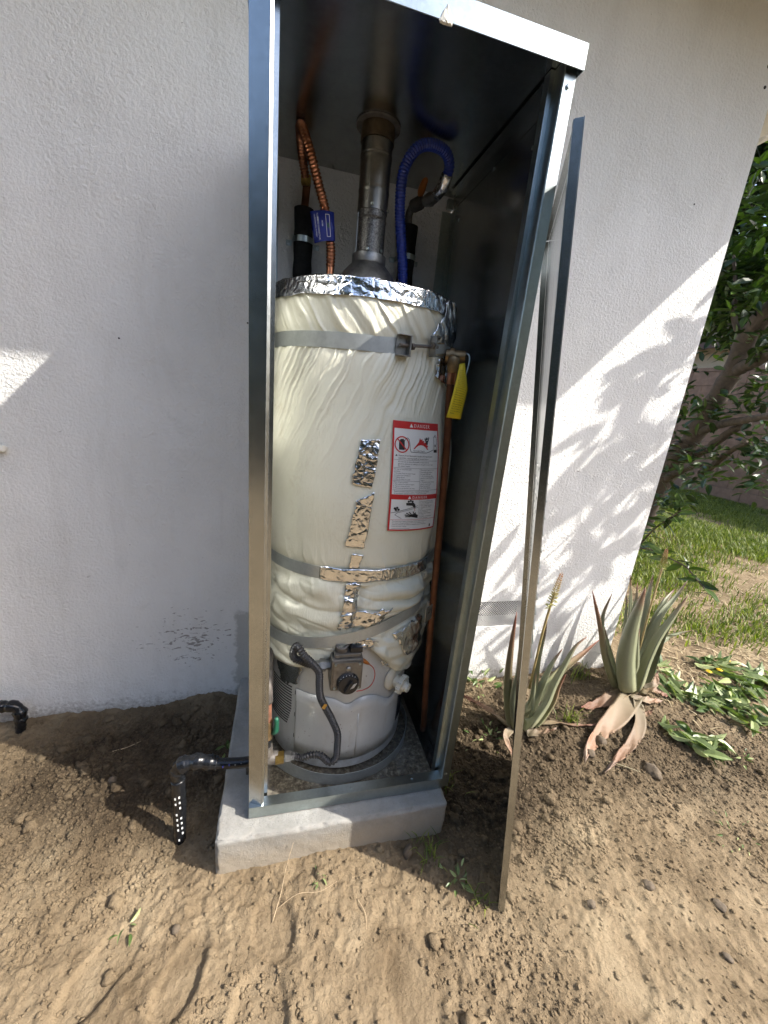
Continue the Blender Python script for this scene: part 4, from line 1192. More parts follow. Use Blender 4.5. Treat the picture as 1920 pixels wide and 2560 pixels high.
_k = np.exp(-(np.arange(-12, 13) / 5.0) ** 2); _k /= _k.sum()
_pr = np.convolve(np.pad(_pr, 12, mode='edge'), _k, 'valid')
def r_base(a, z):
    a = np.asarray(a, float); z = np.asarray(z, float)
    r = np.interp(z, _pz, _pr)
    ad = np.degrees(a)
    bulge = np.exp(-((ad - 95) / 38) ** 2) * sstep(0.28, 0.40, z) * (1 - sstep(1.05, 1.28, z))
    r = r + 0.032 * bulge
    r = r - 0.016 * np.exp(-((ad - 62) / 9) ** 2) * sstep(0.3, .45, z) * (1 - sstep(1.1, 1.25, z))      # pressed in behind the pipe
    r = r - np.exp(-((z - strap_mid(a)) / 0.022) ** 2) * 0.007 - np.exp(-((z - strap_low(a)) / 0.022) ** 2) * 0.008 - np.exp(-((z - strap_top(a)) / 0.022) ** 2) * 0.004
    return r
def r_blanket(a, z):
    a = np.asarray(a, float); z = np.asarray(z, float)
    s = a * 0.27
    r = r_base(a, z)
    zt_ = strap_top(a); zm = strap_mid(a); zl = strap_low(a)
    # pleats below the top strap, sweeping down to the left
    d = np.clip(zt_ - z, 0, 2)
    ph = s + 0.42 * d + 0.012 * fbm(s * 20, z * 14, 5, 2)
    pl = 0.75 * (ridge(ph / 0.020, d * 1.6, 7) ** 2.2 - 0.4) + 0.6 * (ridge(ph / 0.045, d * 1.2, 19) ** 3 - 0.3) + 0.45 * (ridge(ph / 0.0095, d * 2.5, 23) ** 1.5 - 0.5)
    lab = sstep(R(5), R(11), a) * (1 - sstep(R(48), R(56), a)) * sstep(0.83, 0.86, z) * (1 - sstep(1.17, 1.20, z))
    env = sstep(0.004, 0.03, d) * np.exp(-(d / 0.20) ** 1.5) * (z > zm)
    r = r + 0.0090 * env * pl * (0.6 + 0.7 * vnoise(s * 9, z * 4, 31)) * (1 - lab)
    # pleats between the foil band and the strap, running down to the right
    u_ = np.clip(z - zt_, 0, 1)
    ph = s + 0.75 * u_ + 0.01 * fbm(s * 22, z * 16, 6, 2)
    env = sstep(0.004, 0.025, u_)
    r = r + 0.0070 * env * (ridge(ph / 0.024, u_ * 3, 11) ** 2 - 0.4) * (0.4 + 0.9 * vnoise(s * 8, z * 8, 3)) + 0.0022 * env * (ridge(ph / 0.0105, u_ * 6, 12) ** 1.5 - 0.5)
    # soft swells in the belly
    mid = 1 - sstep(zt_ - 0.16, zt_ - 0.06, z)
    r = r + 0.004 * mid * fbm(s * 7, z * 5, 40, 2) * (1 - lab)
    # gathers fanning out above and below the middle strap
    dm = np.abs(z - zm)
    ph = s + 0.25 * (z - zm) + 0.008 * fbm(s * 25, z * 25, 9, 2)
    r = r + 0.0048 * sstep(0.004, 0.02, dm) * np.exp(-(dm / 0.075) ** 2) * (ridge(ph / 0.028, dm * 4, 17) ** 2 - 0.4) * (1 - lab)
    # crumpled skirt between and under the lower straps
    low = (1 - sstep(zm - 0.05, zm - 0.012, z))
    crump = (np.abs(fbm(s * 6 + 0.5 * z * 6 + 0.7 * fbm(s * 6, z * 8, 72, 2), z * 15, 70, 2, 0.4)) - 0.25)
    r = r + 0.026 * low * crump * (1 - 0.6 * np.exp(-((z - zl) / 0.02) ** 2))
    crk = ridge(s * 14 + 1.2 * fbm(s * 8, z * 8, 75, 2), z * 34 + 8 * s, 77) ** 3
    r = r - 0.004 * low * crk
    # puffed lower hem
    zb_ = blanket_bottom(a)
    hem = np.clip((z - zb_) / 0.05, 0, 1)
    r = r - 0.026 * (1 - np.sqrt(np.clip(1 - (1 - hem) ** 2, 0, 1)))
    # seam down the front, pinched into the valve opening
    r = r - 0.010 * np.exp(-((np.degrees(a) + 3 - (z - .55) * 20) / 2.6) ** 2) * (z < 0.70)
    return r

heater = thing('water_heater', 'tall gas water heater wrapped in an off-white vinyl blanket inside the cabinet', 'water heater', (TC[0], TC[1], 0.0))
# jacket
mb = MB(); mb.lathe([(0.236, 0.014), (0.2455, 0.018), (0.2462, 0.03), (0.2462, 1.455), (0.24, 1.462), (0.001, 1.464)], (TC[0], TC[1], 0), n=96)
jacket = mb.build('jacket', 'enamel', heater, smooth='auto')
mb = MB(); mb.lathe([(0.20, 0.001), (0.20, 0.0138)], (TC[0], TC[1], 0), n=40); mb.build('base_ring', 'iron', heater)
# blanket
na, nz = 760, 330
aa = np.linspace(-math.pi, math.pi, na, endpoint=False)
tt = np.linspace(0, 1, nz)
AA, TT = np.meshgrid(aa, tt, indexing='ij')
ZB = blanket_bottom(AA)
ZZ = ZB + (1.472 - ZB) * TT
RR = r_blanket(AA, ZZ)
RR = np.where(TT < 0.004, 0.2475, RR)
P = np.stack([TC[0] + RR * np.sin(AA), TC[1] - RR * np.cos(AA), ZZ], -1)
P[..., 0] = np.clip(P[..., 0], 0.0065, 0.6135)
P[..., 1] = np.minimum(P[..., 1], -0.012)
mb = MB(); mb.grid(P, closed_u=True)
blanket = mb.build('insulation_blanket', 'vinyl', heater, smooth=True, fix=False)
blanket['label'] = 'off-white quilted vinyl jacket, pleated and grubby'

def patch(name, mat, corners, off=0.0035, nu=18, nv=18, crumple=0.0025, seed=1, parent=None, ragged=0.0, base=None):
    """sheet stuck on the blanket; corners in (angle deg, z): tl, tr, br, bl"""
    u = np.linspace(0, 1, nu); v = np.linspace(0, 1, nv)
    U, V_ = np.meshgrid(u, v, indexing='ij')
    c = np.array(corners, float)
    S = ((1 - U) * (1 - V_))[..., None] * c[3] + (U * (1 - V_))[..., None] * c[2] + (U * V_)[..., None] * c[1] + ((1 - U) * V_)[..., None] * c[0]
    a = np.radians(S[..., 0]); z = S[..., 1]
    if ragged:
        e = 1 - np.minimum(np.minimum(U, 1 - U), np.minimum(V_, 1 - V_)) * 6
        e = np.clip(e, 0, 1)
        a = a + e * ragged * (vnoise(U * 9, V_ * 9, seed) - .5) / 0.27; z = z + e * ragged * (vnoise(U * 9, V_ * 9, seed + 5) - .5)
    f = base or r_blanket
    r = f(a, z) + off + 0.6 * crumple * (1.2 * np.abs(fbm(a * 0.27 * 34, z * 34, seed, 3)) + 0.6 * ridge(a * 0.27 * 50 + z * 20, z * 40, seed + 2) ** 3)
    P = np.stack([TC[0] + r * np.sin(a), TC[1] - r * np.cos(a), z], -1)
    mb = MB(); mb.grid(P)
    return mb.build(name, mat, parent or heater, smooth=True, solid=0.0006, fix=False)

# foil band round the top rim and the foil top
fa = np.linspace(-math.pi, math.pi, 420, endpoint=False); fv = np.linspace(0, 1, 26)
FA, FV = np.meshgrid(fa, fv, indexing='ij')
lowz = 1.432 + 0.003 * fbm(FA * 4, FA * 0, 3, 2)
prof_z = np.where(FV < 0.45, lowz + (1.474 - lowz) * FV / 0.45, 1.474 + 0.004 * np.sin((FV - .45) / .55 * 3.1))
prof_r = np.where(FV < 0.45, r_base(FA, prof_z) + 0.005, 0.257 - (FV - 0.45) / 0.55 * 0.15)
cr = 0.0025 * np.abs(fbm(FA * 0.27 * 22 + FV * 5, FV * 3, 13, 2)) + 0.0012 * ridge(FA * 0.27 * 40, FV * 4 + FA * 3, 15) ** 4
prof_r = prof_r + cr * (FV < 0.6); prof_z = prof_z + 0.004 * (FV > 0.4) * fbm(FA * 0.27 * 30, FV * 12, 18, 3)
P = np.stack([TC[0] + prof_r * np.sin(FA), TC[1] - prof_r * np.cos(FA), prof_z], -1)
mb = MB(); mb.grid(P, closed_u=True); fb = mb.build('foil_band', 'foil', heater, smooth=True, fix=False)
fb['label'] = 'crinkled aluminium foil tape round the top rim'
# foil on the right shoulder and its tail
patch('foil_patch', 'foil', [(44, 1.470), (96, 1.478), (100, 1.352), (28, 1.366)], 0.009, 40, 26, 0.006, 3, ragged=0.012)
patch('foil_patch', 'foil', [(40, 1.326), (60, 1.340), (52, 1.262), (37, 1.276)], 0.006, 20, 20, 0.006, 8, ragged=0.015)
# strips down the front seam
patch('foil_strip', 'foil', [(-7.5, 1.108), (3.0, 1.112), (0.5, 0.990), (-10.5, 0.996)], 0.004, 22, 36, 0.0032, 21, ragged=0.004)
patch('foil_strip', 'foil', [(-7.0, 0.955), (2.0, 0.978), (-1.0, 0.822), (-11.5, 0.824)], 0.004, 22, 40, 0.0042, 25, ragged=0.004)
patch('foil_strip', 'foil', [(-7.5, 0.802), (-1.0, 0.800), (-3.0, 0.758), (-8.5, 0.757)], 0.004, 12, 12, 0.004, 28, ragged=0.006)
patch('foil_strip', 'foil', [(-9.0, 0.712), (-1.0, 0.715), (-2.0, 0.610), (-11.0, 0.607)], 0.005, 18, 26, 0.006, 31, ragged=0.006)
patch('foil_patch', 'foil', [(-10.0, 0.615), (20, 0.630), (14, 0.588), (-12, 0.565)], 0.006, 26, 16, 0.006, 33, ragged=0.018)
patch('foil_patch', 'foil', [(24, 0.530), (50, 0.560), (56, 0.440), (38, 0.420)], 0.005, 26, 24, 0.006, 36, ragged=0.012)
patch('foil_patch', 'foil', [(-2, 0.530), (12, 0.528), (10, 0.492), (-4, 0.498)], 0.006, 16, 12, 0.006, 39, ragged=0.015)
# soot-dark foil flap hanging below the hem on the left
patch('foil_flap', 'galv_dark', [(-66, 0.385), (-36, 0.402), (-40, 0.322), (-56, 0.300)], 0.004, 20, 16, 0.003, 44, base=lambda a, z: 0.249 + 0 * a, ragged=0.012)
# hem foil beside the drain
patch('foil_patch', 'foil', [(20, 0.425), (52, 0.350), (54, 0.330), (22, 0.408)], 0.004, 22, 8, 0.004, 48, base=lambda a, z: 0.254 + 0 * a, ragged=0.006)

# burner access panel, seams and air slots on the bare jacket
def band_patch(name, mat, a0, a1, z0, z1, r, parent, nu=40, nv=4, z1f=None, solid=0.0012):
    a = np.radians(np.linspace(a0, a1, nu)); v = np.linspace(0, 1, nv)
    Aq, Vq = np.meshgrid(a, v, indexing='ij')
    zt2 = z1 if z1f is None else np.array([z1f(math.degrees(q)) for q in a])[:, None]
    Zq = z0 + (zt2 - z0) * Vq
    P = np.stack([TC[0] + r * np.sin(Aq), TC[1] - r * np.cos(Aq), Zq + 0 * Aq], -1)
    mb = MB(); mb.grid(P); return mb.build(name, mat, parent, smooth=True, solid=solid, fix=False)
def acc_top(d):
    return 0.302 - 0.012 * math.exp(-((d + 2) / 7) ** 2) * 2 - 0.055 * math.exp(-((d - 36) / 13) ** 2)
acc = band_patch('access_panel', 'enamel', -41.5, 49, 0.055, 0.30, 0.2495, heater, 60, 6, acc_top)
band_patch('seam_rib', 'enamel', 6.8, 7.8, 0.06, 0.235, 0.2508, acc, 4, 3)
for d_, z_ in ((-41.8, 0.285), (-41.8, 0.115), (-41.8, 0.20)):
    mb = MB(); p_ = cyl(R(d_), 0.2492, z_); mb.box(p_, (0.003, 0.002, 0.014), Matrix.Rotation(R(d_), 3, 'Z')); mb.build('panel_slot', 'ink', acc)
for sgn, a0, a1, z0, z1 in ((-1, -76, -46, 0.135, 0.285), (1, 51, 66, 0.10, 0.255)):
    for i in range(15):
        z_ = z0 + (z1 - z0) * i / 14
        q0, q1 = (a0, a1) if sgn < 0 else (a0, a1)
        L0 = q0 + (0 if sgn < 0 else 0); L1 = q1
        if sgn < 0:                            # slots end on a slanting line
            L1 = q1 - max(0, (0.20 - z_)) * 60
        pts = [cyl(R(L0 + (L1 - L0) * k / 7), 0.2464, z_ + 0.010 * k / 7 * (1 if sgn < 0 else .4)) for k in range(8)]
        mb = MB(); mb.tube(pts, 0.0021, 6); mb.build('air_slot', 'ink', jacket)

# draft hood on legs
mb = MB(); mb.lathe([(0.092, 1.505), (0.090, 1.512), (0.070, 1.545), (0.050, 1.566), (0.0475, 1.570), (0.0475, 1.590), (0.043, 1.592), (0.043, 1.570), (0.066, 1.543), (0.088, 1.508)], (TC[0], TC[1], 0), n=48)
hood = mb.build('draft_hood', 'steelgrey', heater, smooth='auto')
for a in (20, 110, 200, 290):
    mb = MB(); p_ = cyl(R(a), 0.086, 1.487); mb.box(p_, (0.014, 0.002, 0.046), Matrix.Rotation(R(a), 3, 'Z')); mb.build('leg', 'steelgrey', hood)
mb = MB(); mb.lathe([(0.038, 1.462), (0.038, 1.500), (0.036, 1.500), (0.036, 1.464)], (TC[0], TC[1], 0), n=30); mb.build('flue_collar', 'iron', heater)
for x in (0.188, 0.402):
    mb = MB(); mb.lathe([(0.0125, 1.462), (0.0125, 1.502)], (x, -0.26, 0), n=16); mb.build('nipple', 'steelgrey', heater)

# gas control valve
gv_ = MB(); gv_.box2((0.2215, -0.562, 0.378), (0.3140, -0.496, 0.482))
valve = gv_.build('gas_valve', 'casting', heater, bevel=0.004)
valve['label'] = 'square grey gas control valve with black dial'
mb = MB(); mb.box2((0.2275, -0.5655, 0.384), (0.3080, -0.5622, 0.476)); mb.build('cover_plate', 'casting', valve, bevel=0.001)
mb = MB(); mb.box2((0.2300, -0.552, 0.4825), (0.3060, -0.500, 0.494)); mb.build('top_block', 'casting', valve, bevel=0.002)
mb = MB(); mb.lathe([(0.019, 0), (0.019, 0.022), (0.012, 0.022), (0.012, 0.004)], (0.252, -0.528, 0.494), (0, -0.25, 1), 20); mb.build('port', 'iron', valve, smooth='auto')
mb = MB(); mb.box2((0.276, -0.548, 0.4945), (0.312, -0.512, 0.512)); mb.build('terminal_block', 'knobblack', valve, bevel=0.0015)
KC = Vector((0.271, -0.566, 0.408)); KA = Vector((0, -1, 0.05)).normalized()
mb = MB(); mb.lathe([(0.0335, 0), (0.0335, 0.004), (0.0300, 0.008), (0.0285, 0.015), (0.020, 0.0165), (0.0003, 0.0168)], KC, KA, 40)
knob = mb.build('dial', 'knobblack', valve, smooth='auto')
mb = MB(); mb.box(KC + KA * 0.0215, (0.011, 0.012, 0.040), Matrix.Rotation(R(28), 3, 'Y')); mb.build('grip', 'knobblack', knob, bevel=0.003)
for i in range(13):
    a = R(-115 + i * 17)
    p_ = KC + KA * 0.0086 + Vector((math.sin(a) * 0.0285, 0, math.cos(a) * 0.0285))
    mb = MB(); mb.box(p_, (0.0011, 0.0018, 0.0055 if 4 < i < 10 else 0.003), Matrix.Rotation(a, 3, 'Y')); mb.build('dial_mark', 'white', knob)
for i in range(4):
    mb = MB(); mb.box(KC + KA * 0.0170 + Vector((0.012 + i * 0.0042 - .006, 0, -0.004 + i * .0015)), (0.0015, 0.0012, 0.017), Matrix.Rotation(R(28), 3, 'Y')); mb.build('dial_mark', 'white', knob)
for x, z in ((0.2325, 0.470), (0.303, 0.470), (0.2325, 0.390), (0.303, 0.390)):
    mb = MB(); mb.lathe([(0.0042, 0), (0.0042, 0.002), (0.002, 0.003), (0.0003, 0.0031)], (x, -0.5656, z), (0, -1, 0), 10); mb.build('screw', 'galv', valve)
mb = MB(); mb.lathe([(0.0075, 0), (0.0075, 0.004), (0.005, 0.006), (0.0003, 0.0062)], (0.270, -0.5655, 0.456), (0, -1, 0), 14); mb.build('button', 'steelgrey', valve)
mb = MB(); mb.lathe([(0.015, 0), (0.015, 0.014), (0.019, 0.014), (0.019, 0.030), (0.013, 0.030), (0.013, 0.052)], (0.2215, -0.530, 0.448), (-1, 0, 0), 6); mb.build('inlet_union', 'steelgrey', valve, smooth='auto')
mb = MB(); mb.tube(spline([(0.314, -0.545, 0.468), (0.325, -0.545, 0.458), (0.337, -0.540, 0.446)], 6), [0.005, 0.006, 0.006, 0.0055, 0.004, 0.003], 8); mb.build('wire_plug', 'orange', valve, smooth=True)
mb = MB(); mb.tube(spline([(0.336, -0.540, 0.447), (0.352, -0.540, 0.430), (0.357, -0.545, 0.405), (0.345, -0.555, 0.382), (0.322, -0.560, 0.372), (0.300, -0.563, 0.372)], 26), 0.0014, 6); mb.build('igniter_wire', 'redwire', valve, smooth=True)

# drain cock
dN = Vector((math.sin(R(37)), -math.cos(R(37)), 0)); dC = Vector(cyl(R(37), 0.247, 0.325))
mb = MB(); mb.lathe([(0.043, 0), (0.043, 0.006), (0.036, 0.012), (0.024, 0.014), (0.022, 0.014)], dC, dN, 30); drain = mb.build('drain_valve', 'ivory', heater, smooth='auto')
mb = MB(); mb.lathe([(0.020, 0.0), (0.020, 0.018), (0.0285, 0.018), (0.0285, 0.034), (0.018, 0.034), (0.018, 0.042), (0.0145, 0.043), (0.0145, 0.052), (0.010, 0.052), (0.009, 0.045)], dC + dN * 0.013 + Vector((0.0, 0, -0.006)), dN + Vector((0.15, 0, -0.12)), 16); mb.build('spout', 'ivory', drain, smooth='auto')
for k in range(10):
    a = 2 * math.pi * k / 10
    ax = (dN + Vector((0.15, 0, -0.12))).normalized(); u_ = ax.cross(Vector((0, 0, 1))).normalized(); w_ = ax.cross(u_)
    c_ = dC + dN * 0.013 + Vector((0, 0, -0.006)) + ax * 0.026 + (u_ * math.cos(a) + w_ * math.sin(a)) * 0.0285
    mb = MB(); mb.tube([c_ - ax * .008, c_ + ax * .008], 0.0038, 6); mb.build('knurl', 'ivory', drain)

# ------------------------------------------------------------------ printed danger label
LC = dict(tl=(8.8, 1.162), tr=(41.8, 1.158), br=(48.5, 0.854), bl=(10.6, 0.872))
LWd, LHt = 0.160, 0.292
def lab(s, t, off):
    """s across 0..LWd, t down 0..LHt"""
    u = s / LWd; v = t / LHt
    a = (LC['tl'][0] * (1 - u) + LC['tr'][0] * u) * (1 - v) + (LC['bl'][0] * (1 - u) + LC['br'][0] * u) * v
    z = (LC['tl'][1] * (1 - u) + LC['tr'][1] * u) * (1 - v) + (LC['bl'][1] * (1 - u) + LC['br'][1] * u) * v
    a = math.radians(a)
    r = float(r_base(a, z)) + 0.0045 + off
    return (TC[0] + r * math.sin(a), TC[1] - r * math.cos(a), z)
def lrect(s0, t0, s1, t1, name, mat, off, parent):
    ns = max(2, int((s1 - s0) / 0.006) + 2); nt_ = max(2, int((t1 - t0) / 0.008) + 2)
    P = np.array([[lab(s0 + (s1 - s0) * i / (ns - 1), t0 + (t1 - t0) * j / (nt_ - 1), off) for j in range(nt_)] for i in range(ns)])
    mb = MB(); mb.grid(P); return mb.build(name, mat, parent, smooth=True, fix=False)
def lpoly(pts, name, mat, off, parent):
    """thin filled outline (fan of small quads avoided: triangulated from its centre)"""
    c = (sum(p_[0] for p_ in pts) / len(pts), sum(p_[1] for p_ in pts) / len(pts))
    vs = [lab(c[0], c[1], off)] + [lab(p_[0], p_[1], off) for p_ in pts]
    mb = MB(); mb.add(vs, [(0, i + 1, (i + 1) % len(pts) + 1) for i in range(len(pts))]); return mb.build(name, mat, parent, fix=False)
def lline(pts, w, name, mat, off, parent, closed=False):
    mb = MB(); q = list(pts) + ([pts[0]] if closed else [])
    for (a, b) in zip(q, q[1:]):
        dx, dy = b[0] - a[0], b[1] - a[1]; l = math.hypot(dx, dy) or 1
        nx, ny = -dy / l * w / 2, dx / l * w / 2; ex, ey = dx / l * w * .3, dy / l * w * .3
        k = max(1, int(l / 0.01)); vs = []
        for i in range(k + 1):
            x = a[0] - ex + (dx + 2 * ex) * i / k; y = a[1] - ey + (dy + 2 * ey) * i / k
            vs += [lab(x + nx, y + ny, off), lab(x - nx, y - ny, off)]
        mb.add(vs, [(2 * i, 2 * i + 1, 2 * i + 3, 2 * i + 2) for i in range(k)])
    return mb.build(name, mat, parent, fix=False)
def ltext(lines, s, t, size, lead, name, mat, off, parent, align='LEFT', spacing=1.0):
    mb = MB()
    for i, ln in enumerate(lines):
        vs, fs = text2d(ln, size, align, spacing)
        mb.add([lab(s + x, t + i * lead - y, off) for x, y in vs], fs)
    return mb.build(name, mat, parent, fix=False)
label = lrect(0, 0, LWd, LHt, 'danger_label', 'paper', 0.0, heater)
label['label'] = 'white danger label with red borders stuck on the blanket'
O1, O2, O3 = 0.0004, 0.0008, 0.0012
for (s0, t0, s1, t1) in ((0, 0, LWd, .0185), (0, .0185, .0045, LHt - .004), (LWd - .0045, .0185, LWd, LHt - .004), (0, LHt - .004, LWd, LHt), (.0045, .1895, LWd - .0045, .203)):
    lrect(s0, t0, s1, t1, 'red_border', 'red', O1, label)
ltext(['DANGER'], 0.062, 0.0135, 0.0115, .01, 'lettering', 'white', O2, label, spacing=1.35)
lpoly([(0.048, .0140), (0.0535, .0045), (0.059, .0140)], 'warning_triangle', 'white', O2, label)
ltext(['DANGER'], 0.062, 0.2003, 0.0105, .01, 'lettering', 'white', O2, label, spacing=1.35)
lpoly([(0.049, .2008), (0.054, .1925), (0.059, .2008)], 'warning_triangle', 'white', O2, label)
# pictogram: fuel can crossed out, hose, flames, figure, heater
circ = [(0.0265 + 0.0195 * math.cos(R(k * 15)), 0.0585 + 0.0195 * math.sin(R(k * 15))) for k in range(24)]
lpoly([(.018, .051), (.034, .048), (.034, .072), (.018, .072)], 'pictogram', 'ink', O1, label)
lpoly([(.018, .051), (.022, .045), (.030, .044), (.034, .048)], 'pictogram', 'ink', O1, label)
lline(circ, 0.003, 'pictogram', 'red', O2, label, True)
lline([(.0135, .0445), (.0395, .0725)], 0.003, 'pictogram', 'red', O2, label)
lline([(.034, .048), (.038, .042), (.043, .041), (.047, .045), (.049, .056), (.050, .068), (.053, .076), (.075, .0765), (.105, .0765), (.118, .073), (.132, .068)], 0.0013, 'pictogram', 'ink', O2, label)
lpoly([(.060, .068), (.072, .056), (.078, .050), (.082, .039), (.084, .047), (.090, .040), (.091, .047), (.097, .045), (.096, .053), (.108, .047), (.106, .056), (.113, .058), (.108, .063), (.113, .068)], 'pictogram', 'red', O1, label)
lline([(.100, .040), (.103, .046), (.107, .050), (.112, .045), (.115, .037)], 0.0035, 'pictogram', 'ink', O2, label)
lpoly([(.107 + .0035 * math.cos(R(k * 45)), .040 + .0035 * math.sin(R(k * 45))) for k in range(8)], 'pictogram', 'ink', O2, label)
lpoly([(.103, .045), (.112, .045), (.110, .055), (.104, .055)], 'pictogram', 'ink', O2, label)
lline([(.136, .034), (.149, .034), (.150, .073), (.136, .073)], 0.0012, 'pictogram', 'ink', O2, label, True)
lline([(.142, .034), (.143, .029)], 0.0025, 'pictogram', 'ink', O2, label)
lpoly([(.135, .068), (.148, .067), (.149, .075), (.135, .075)], 'pictogram', 'ink', O2, label)
lpoly([(.140, .054), (.144, .054), (.144, .060), (.140, .060)], 'pictogram', 'ink', O2, label)
ltext(['Flammable Vapors'], 0.060, 0.0738, 0.0052, .01, 'lettering', 'ink', O2, label)
ltext(['Vapors from flammable liquids will explode and', 'catch fire, causing death or severe burns.'], 0.017, .0880, .0058, .0066, 'lettering', 'ink', O2, label)
lpoly([(.0085, .0882), (.0115, .0832), (.0145, .0882)], 'warning_triangle', 'ink', O2, label)
lline([(.006, .0975), (LWd - .006, .0975)], .0006, 'rule_line', 'ink', O2, label)
ltext(['Do not use or store flammable products such as', 'gasoline, solvents or adhesives in the same room or near', 'the water heater.'], 0.017, .1035, .0050, .0058, 'lettering', 'ink', O2, label)
lline([(.006, .1185), (LWd - .006, .1185)], .0006, 'rule_line', 'ink', O2, label)
ltext(['Do not: to keep flammable', 'products:', '1. Far away from the water heater', '2. In approved containers', '3. Tightly closed', "4. Out of children's reach"], .0070, .1235, .0045, .0053, 'lettering', 'ink', O2, label)
lline([(.006, .1525), (.084, .1525)], .0006, 'rule_line', 'ink', O2, label)
ltext(['Vapor Characteristics:', '1. Can ignite from pilot or spark', '2. Vapors cannot be seen', '3. Move across the floor far away'], .0070, .1575, .0045, .0053, 'lettering', 'ink', O2, label)
lline([(.084, .1185), (.084, .1770)], .0006, 'rule_line', 'ink', O2, label)
ltext(['If the water heater is not a', 'flammable vapor ignition', 'resistant (FVIR) type:', '1. Do not store or release', 'gasoline or other flammable', 'vapors.', '2. The water heater must be', 'placed to avoid vapors.', 'Read the manual for', 'risk of vapor ignition.'], .0870, .1235, .0045, .0054, 'lettering', 'ink', O2, label)
lline([(.006, .1772), (LWd - .006, .1772)], .0006, 'rule_line', 'ink', O2, label)
ltext(['Read and follow water heater warnings and instructions.', 'If instruction manual is missing, contact the retailer.'], .0100, .1825, .0048, .0055, 'lettering', 'ink', O2, label)
# pictogram: tap and scalded hand
lpoly([(.045, .212), (.068, .211), (.074, .217), (.075, .226), (.069, .226), (.067, .220), (.046, .219)], 'pictogram', 'ink', O1, label)
for (x, y) in ((.052, .208), (.058, .206), (.064, .208), (.015, .228), (.021, .226), (.018, .232), (.025, .231)):
    lpoly([(x + .0034 * math.cos(R(k * 60)), y + .0034 * math.sin(R(k * 60))) for k in range(6)], 'pictogram', 'ink', O2, label)
lline([(.006, .241), (.050, .229), (.082, .220)], .0012, 'pictogram', 'ink', O2, label)
lline([(.034, .256), (.016, .246), (.022, .240), (.060, .230), (.082, .225)], .0010, 'pictogram', 'ink', O2, label)
lpoly([(.058, .246), (.072, .243), (.076, .238), (.078, .244), (.085, .247), (.084, .256), (.074, .254), (.062, .252)], 'pictogram', 'ink', O1, label)
for pts in ([(.060, .247), (.048, .241)], [(.060, .249), (.044, .246)], [(.061, .251), (.046, .251)], [(.064, .246), (.056, .238)], [(.072, .244), (.068, .237)]):
    lline(pts, .0026, 'pictogram', 'ink', O2, label)
lline([(.072, .227), (.073, .236)], .0012, 'pictogram', 'red', O2, label)
lline([(.086, .2035), (.086, .258)], .0006, 'rule_line', 'ink', O2, label)
ltext(['Water temperature over 125F', 'can cause severe burns instantly', 'or death from scalds.', 'Children, disabled and elderly', 'are at highest risk of being', 'scalded.', 'See instruction manual before', 'setting temperature.', 'Feel water before bathing or', 'showering.', 'Temperature limiting valves are', 'available, see manual.'], .0885, .2090, .0040, .0044, 'lettering', 'ink', O2, label)
lline([(.006, .2600), (LWd - .006, .2600)], .0008, 'rule_line', 'red', O2, label)
ltext(['The thermostat setting of the water heater determines how hot', 'the water is at approximately 120F. Lower settings are the', 'safest for children, the elderly or disabled persons. Scalding can', 'occur at hotter settings.'], .0100, .2655, .0042, .0048, 'lettering', 'ink', O2, label)
lpoly([(.132, .277), (.137, .277), (.137, .284), (.132, .284)], 'pictogram', 'ink', O2, label)
lline([(.010, .2855), (.060, .2855)], .0006, 'rule_line', 'ink', O2, label)

# ================================================================== STRAPS
def band(fn, a0, a1, h, off, rfun, n=170, tilt=0.0):
    a = np.radians(np.linspace(a0, a1, n)); P = []
    for k in (-0.5, -0.17, 0.17, 0.5):
        z = fn(a) + k * h
        r = rfun(a, fn(a)) + off
        P.append(np.stack([TC[0] + r * np.sin(a), TC[1] - r * np.cos(a), z], -1))
    mb = MB(); mb.grid(np.stack(P, 1)); return mb
def smooth_r(a, z):
    return np.maximum(r_base(a, z), np.minimum(r_blanket(a, z), r_base(a, z) + 0.004))
def hull(vals, w=9):
    v = np.convolve(np.pad(vals, w, mode='edge'), np.ones(2 * w + 1) / (2 * w + 1), 'valid'); return v
def rstrap(a, z):
    return hull(smooth_r(a, z))

st1 = thing('seismic_strap', 'upper grey strap with bolted buckle round the shoulder of the blanket', 'strap', (TC[0], TC[1], 1.33), 'metal straps round the water heater')
band(strap_top, -105, 17, 0.036, 0.004, rstrap).build('band', 'galv_strap', st1, smooth=False, solid=0.0016, fix=False)
band(strap_top, 32, 112, 0.036, 0.010, rstrap).build('band', 'galv_strap', st1, smooth=False, solid=0.0016, fix=False)
def lug(a, name, parent, w=0.034, hh=0.050, thick=0.0022, depth=0.018, side=1):
    c = Vector(cyl(R(a), float(r_base(R(a), strap_top(R(a)))) + 0.009, float(strap_top(R(a)))))
    M = Matrix.Rotation(R(a), 3, 'Z')
    mb = MB(); mb.box(c, (w, thick, hh), M); o = mb.build(name, 'steelgrey', parent, bevel=0.001)
    for s in (-1, 1):
        mb = MB(); mb.box(c + M @ Vector((0, -depth / 2 - .001, s * (hh / 2 - .002))), (w, depth, thick), M); mb.build('flange', 'steelgrey', o, bevel=0.0008)
    mb = MB(); mb.box(c + M @ Vector((side * (w / 2 - .003), -depth / 2 - .001, 0)), (thick * 1.6, depth, hh - .006), M); mb.build('web', 'steelgrey', o, bevel=0.0008)
    return o, c, M
l1, c1_, M1 = lug(11.5, 'buckle', st1, side=1)
l2, c2_, M2 = lug(32.5, 'buckle', st1, w=0.020, side=-1)
mb = MB(); mb.tube([c1_ + M1 @ Vector((-0.012, -0.011, 0)), c2_ + M2 @ Vector((0.010, -0.011, 0))], 0.0042, 10); mb.build('bolt', 'iron', st1, smooth='auto')
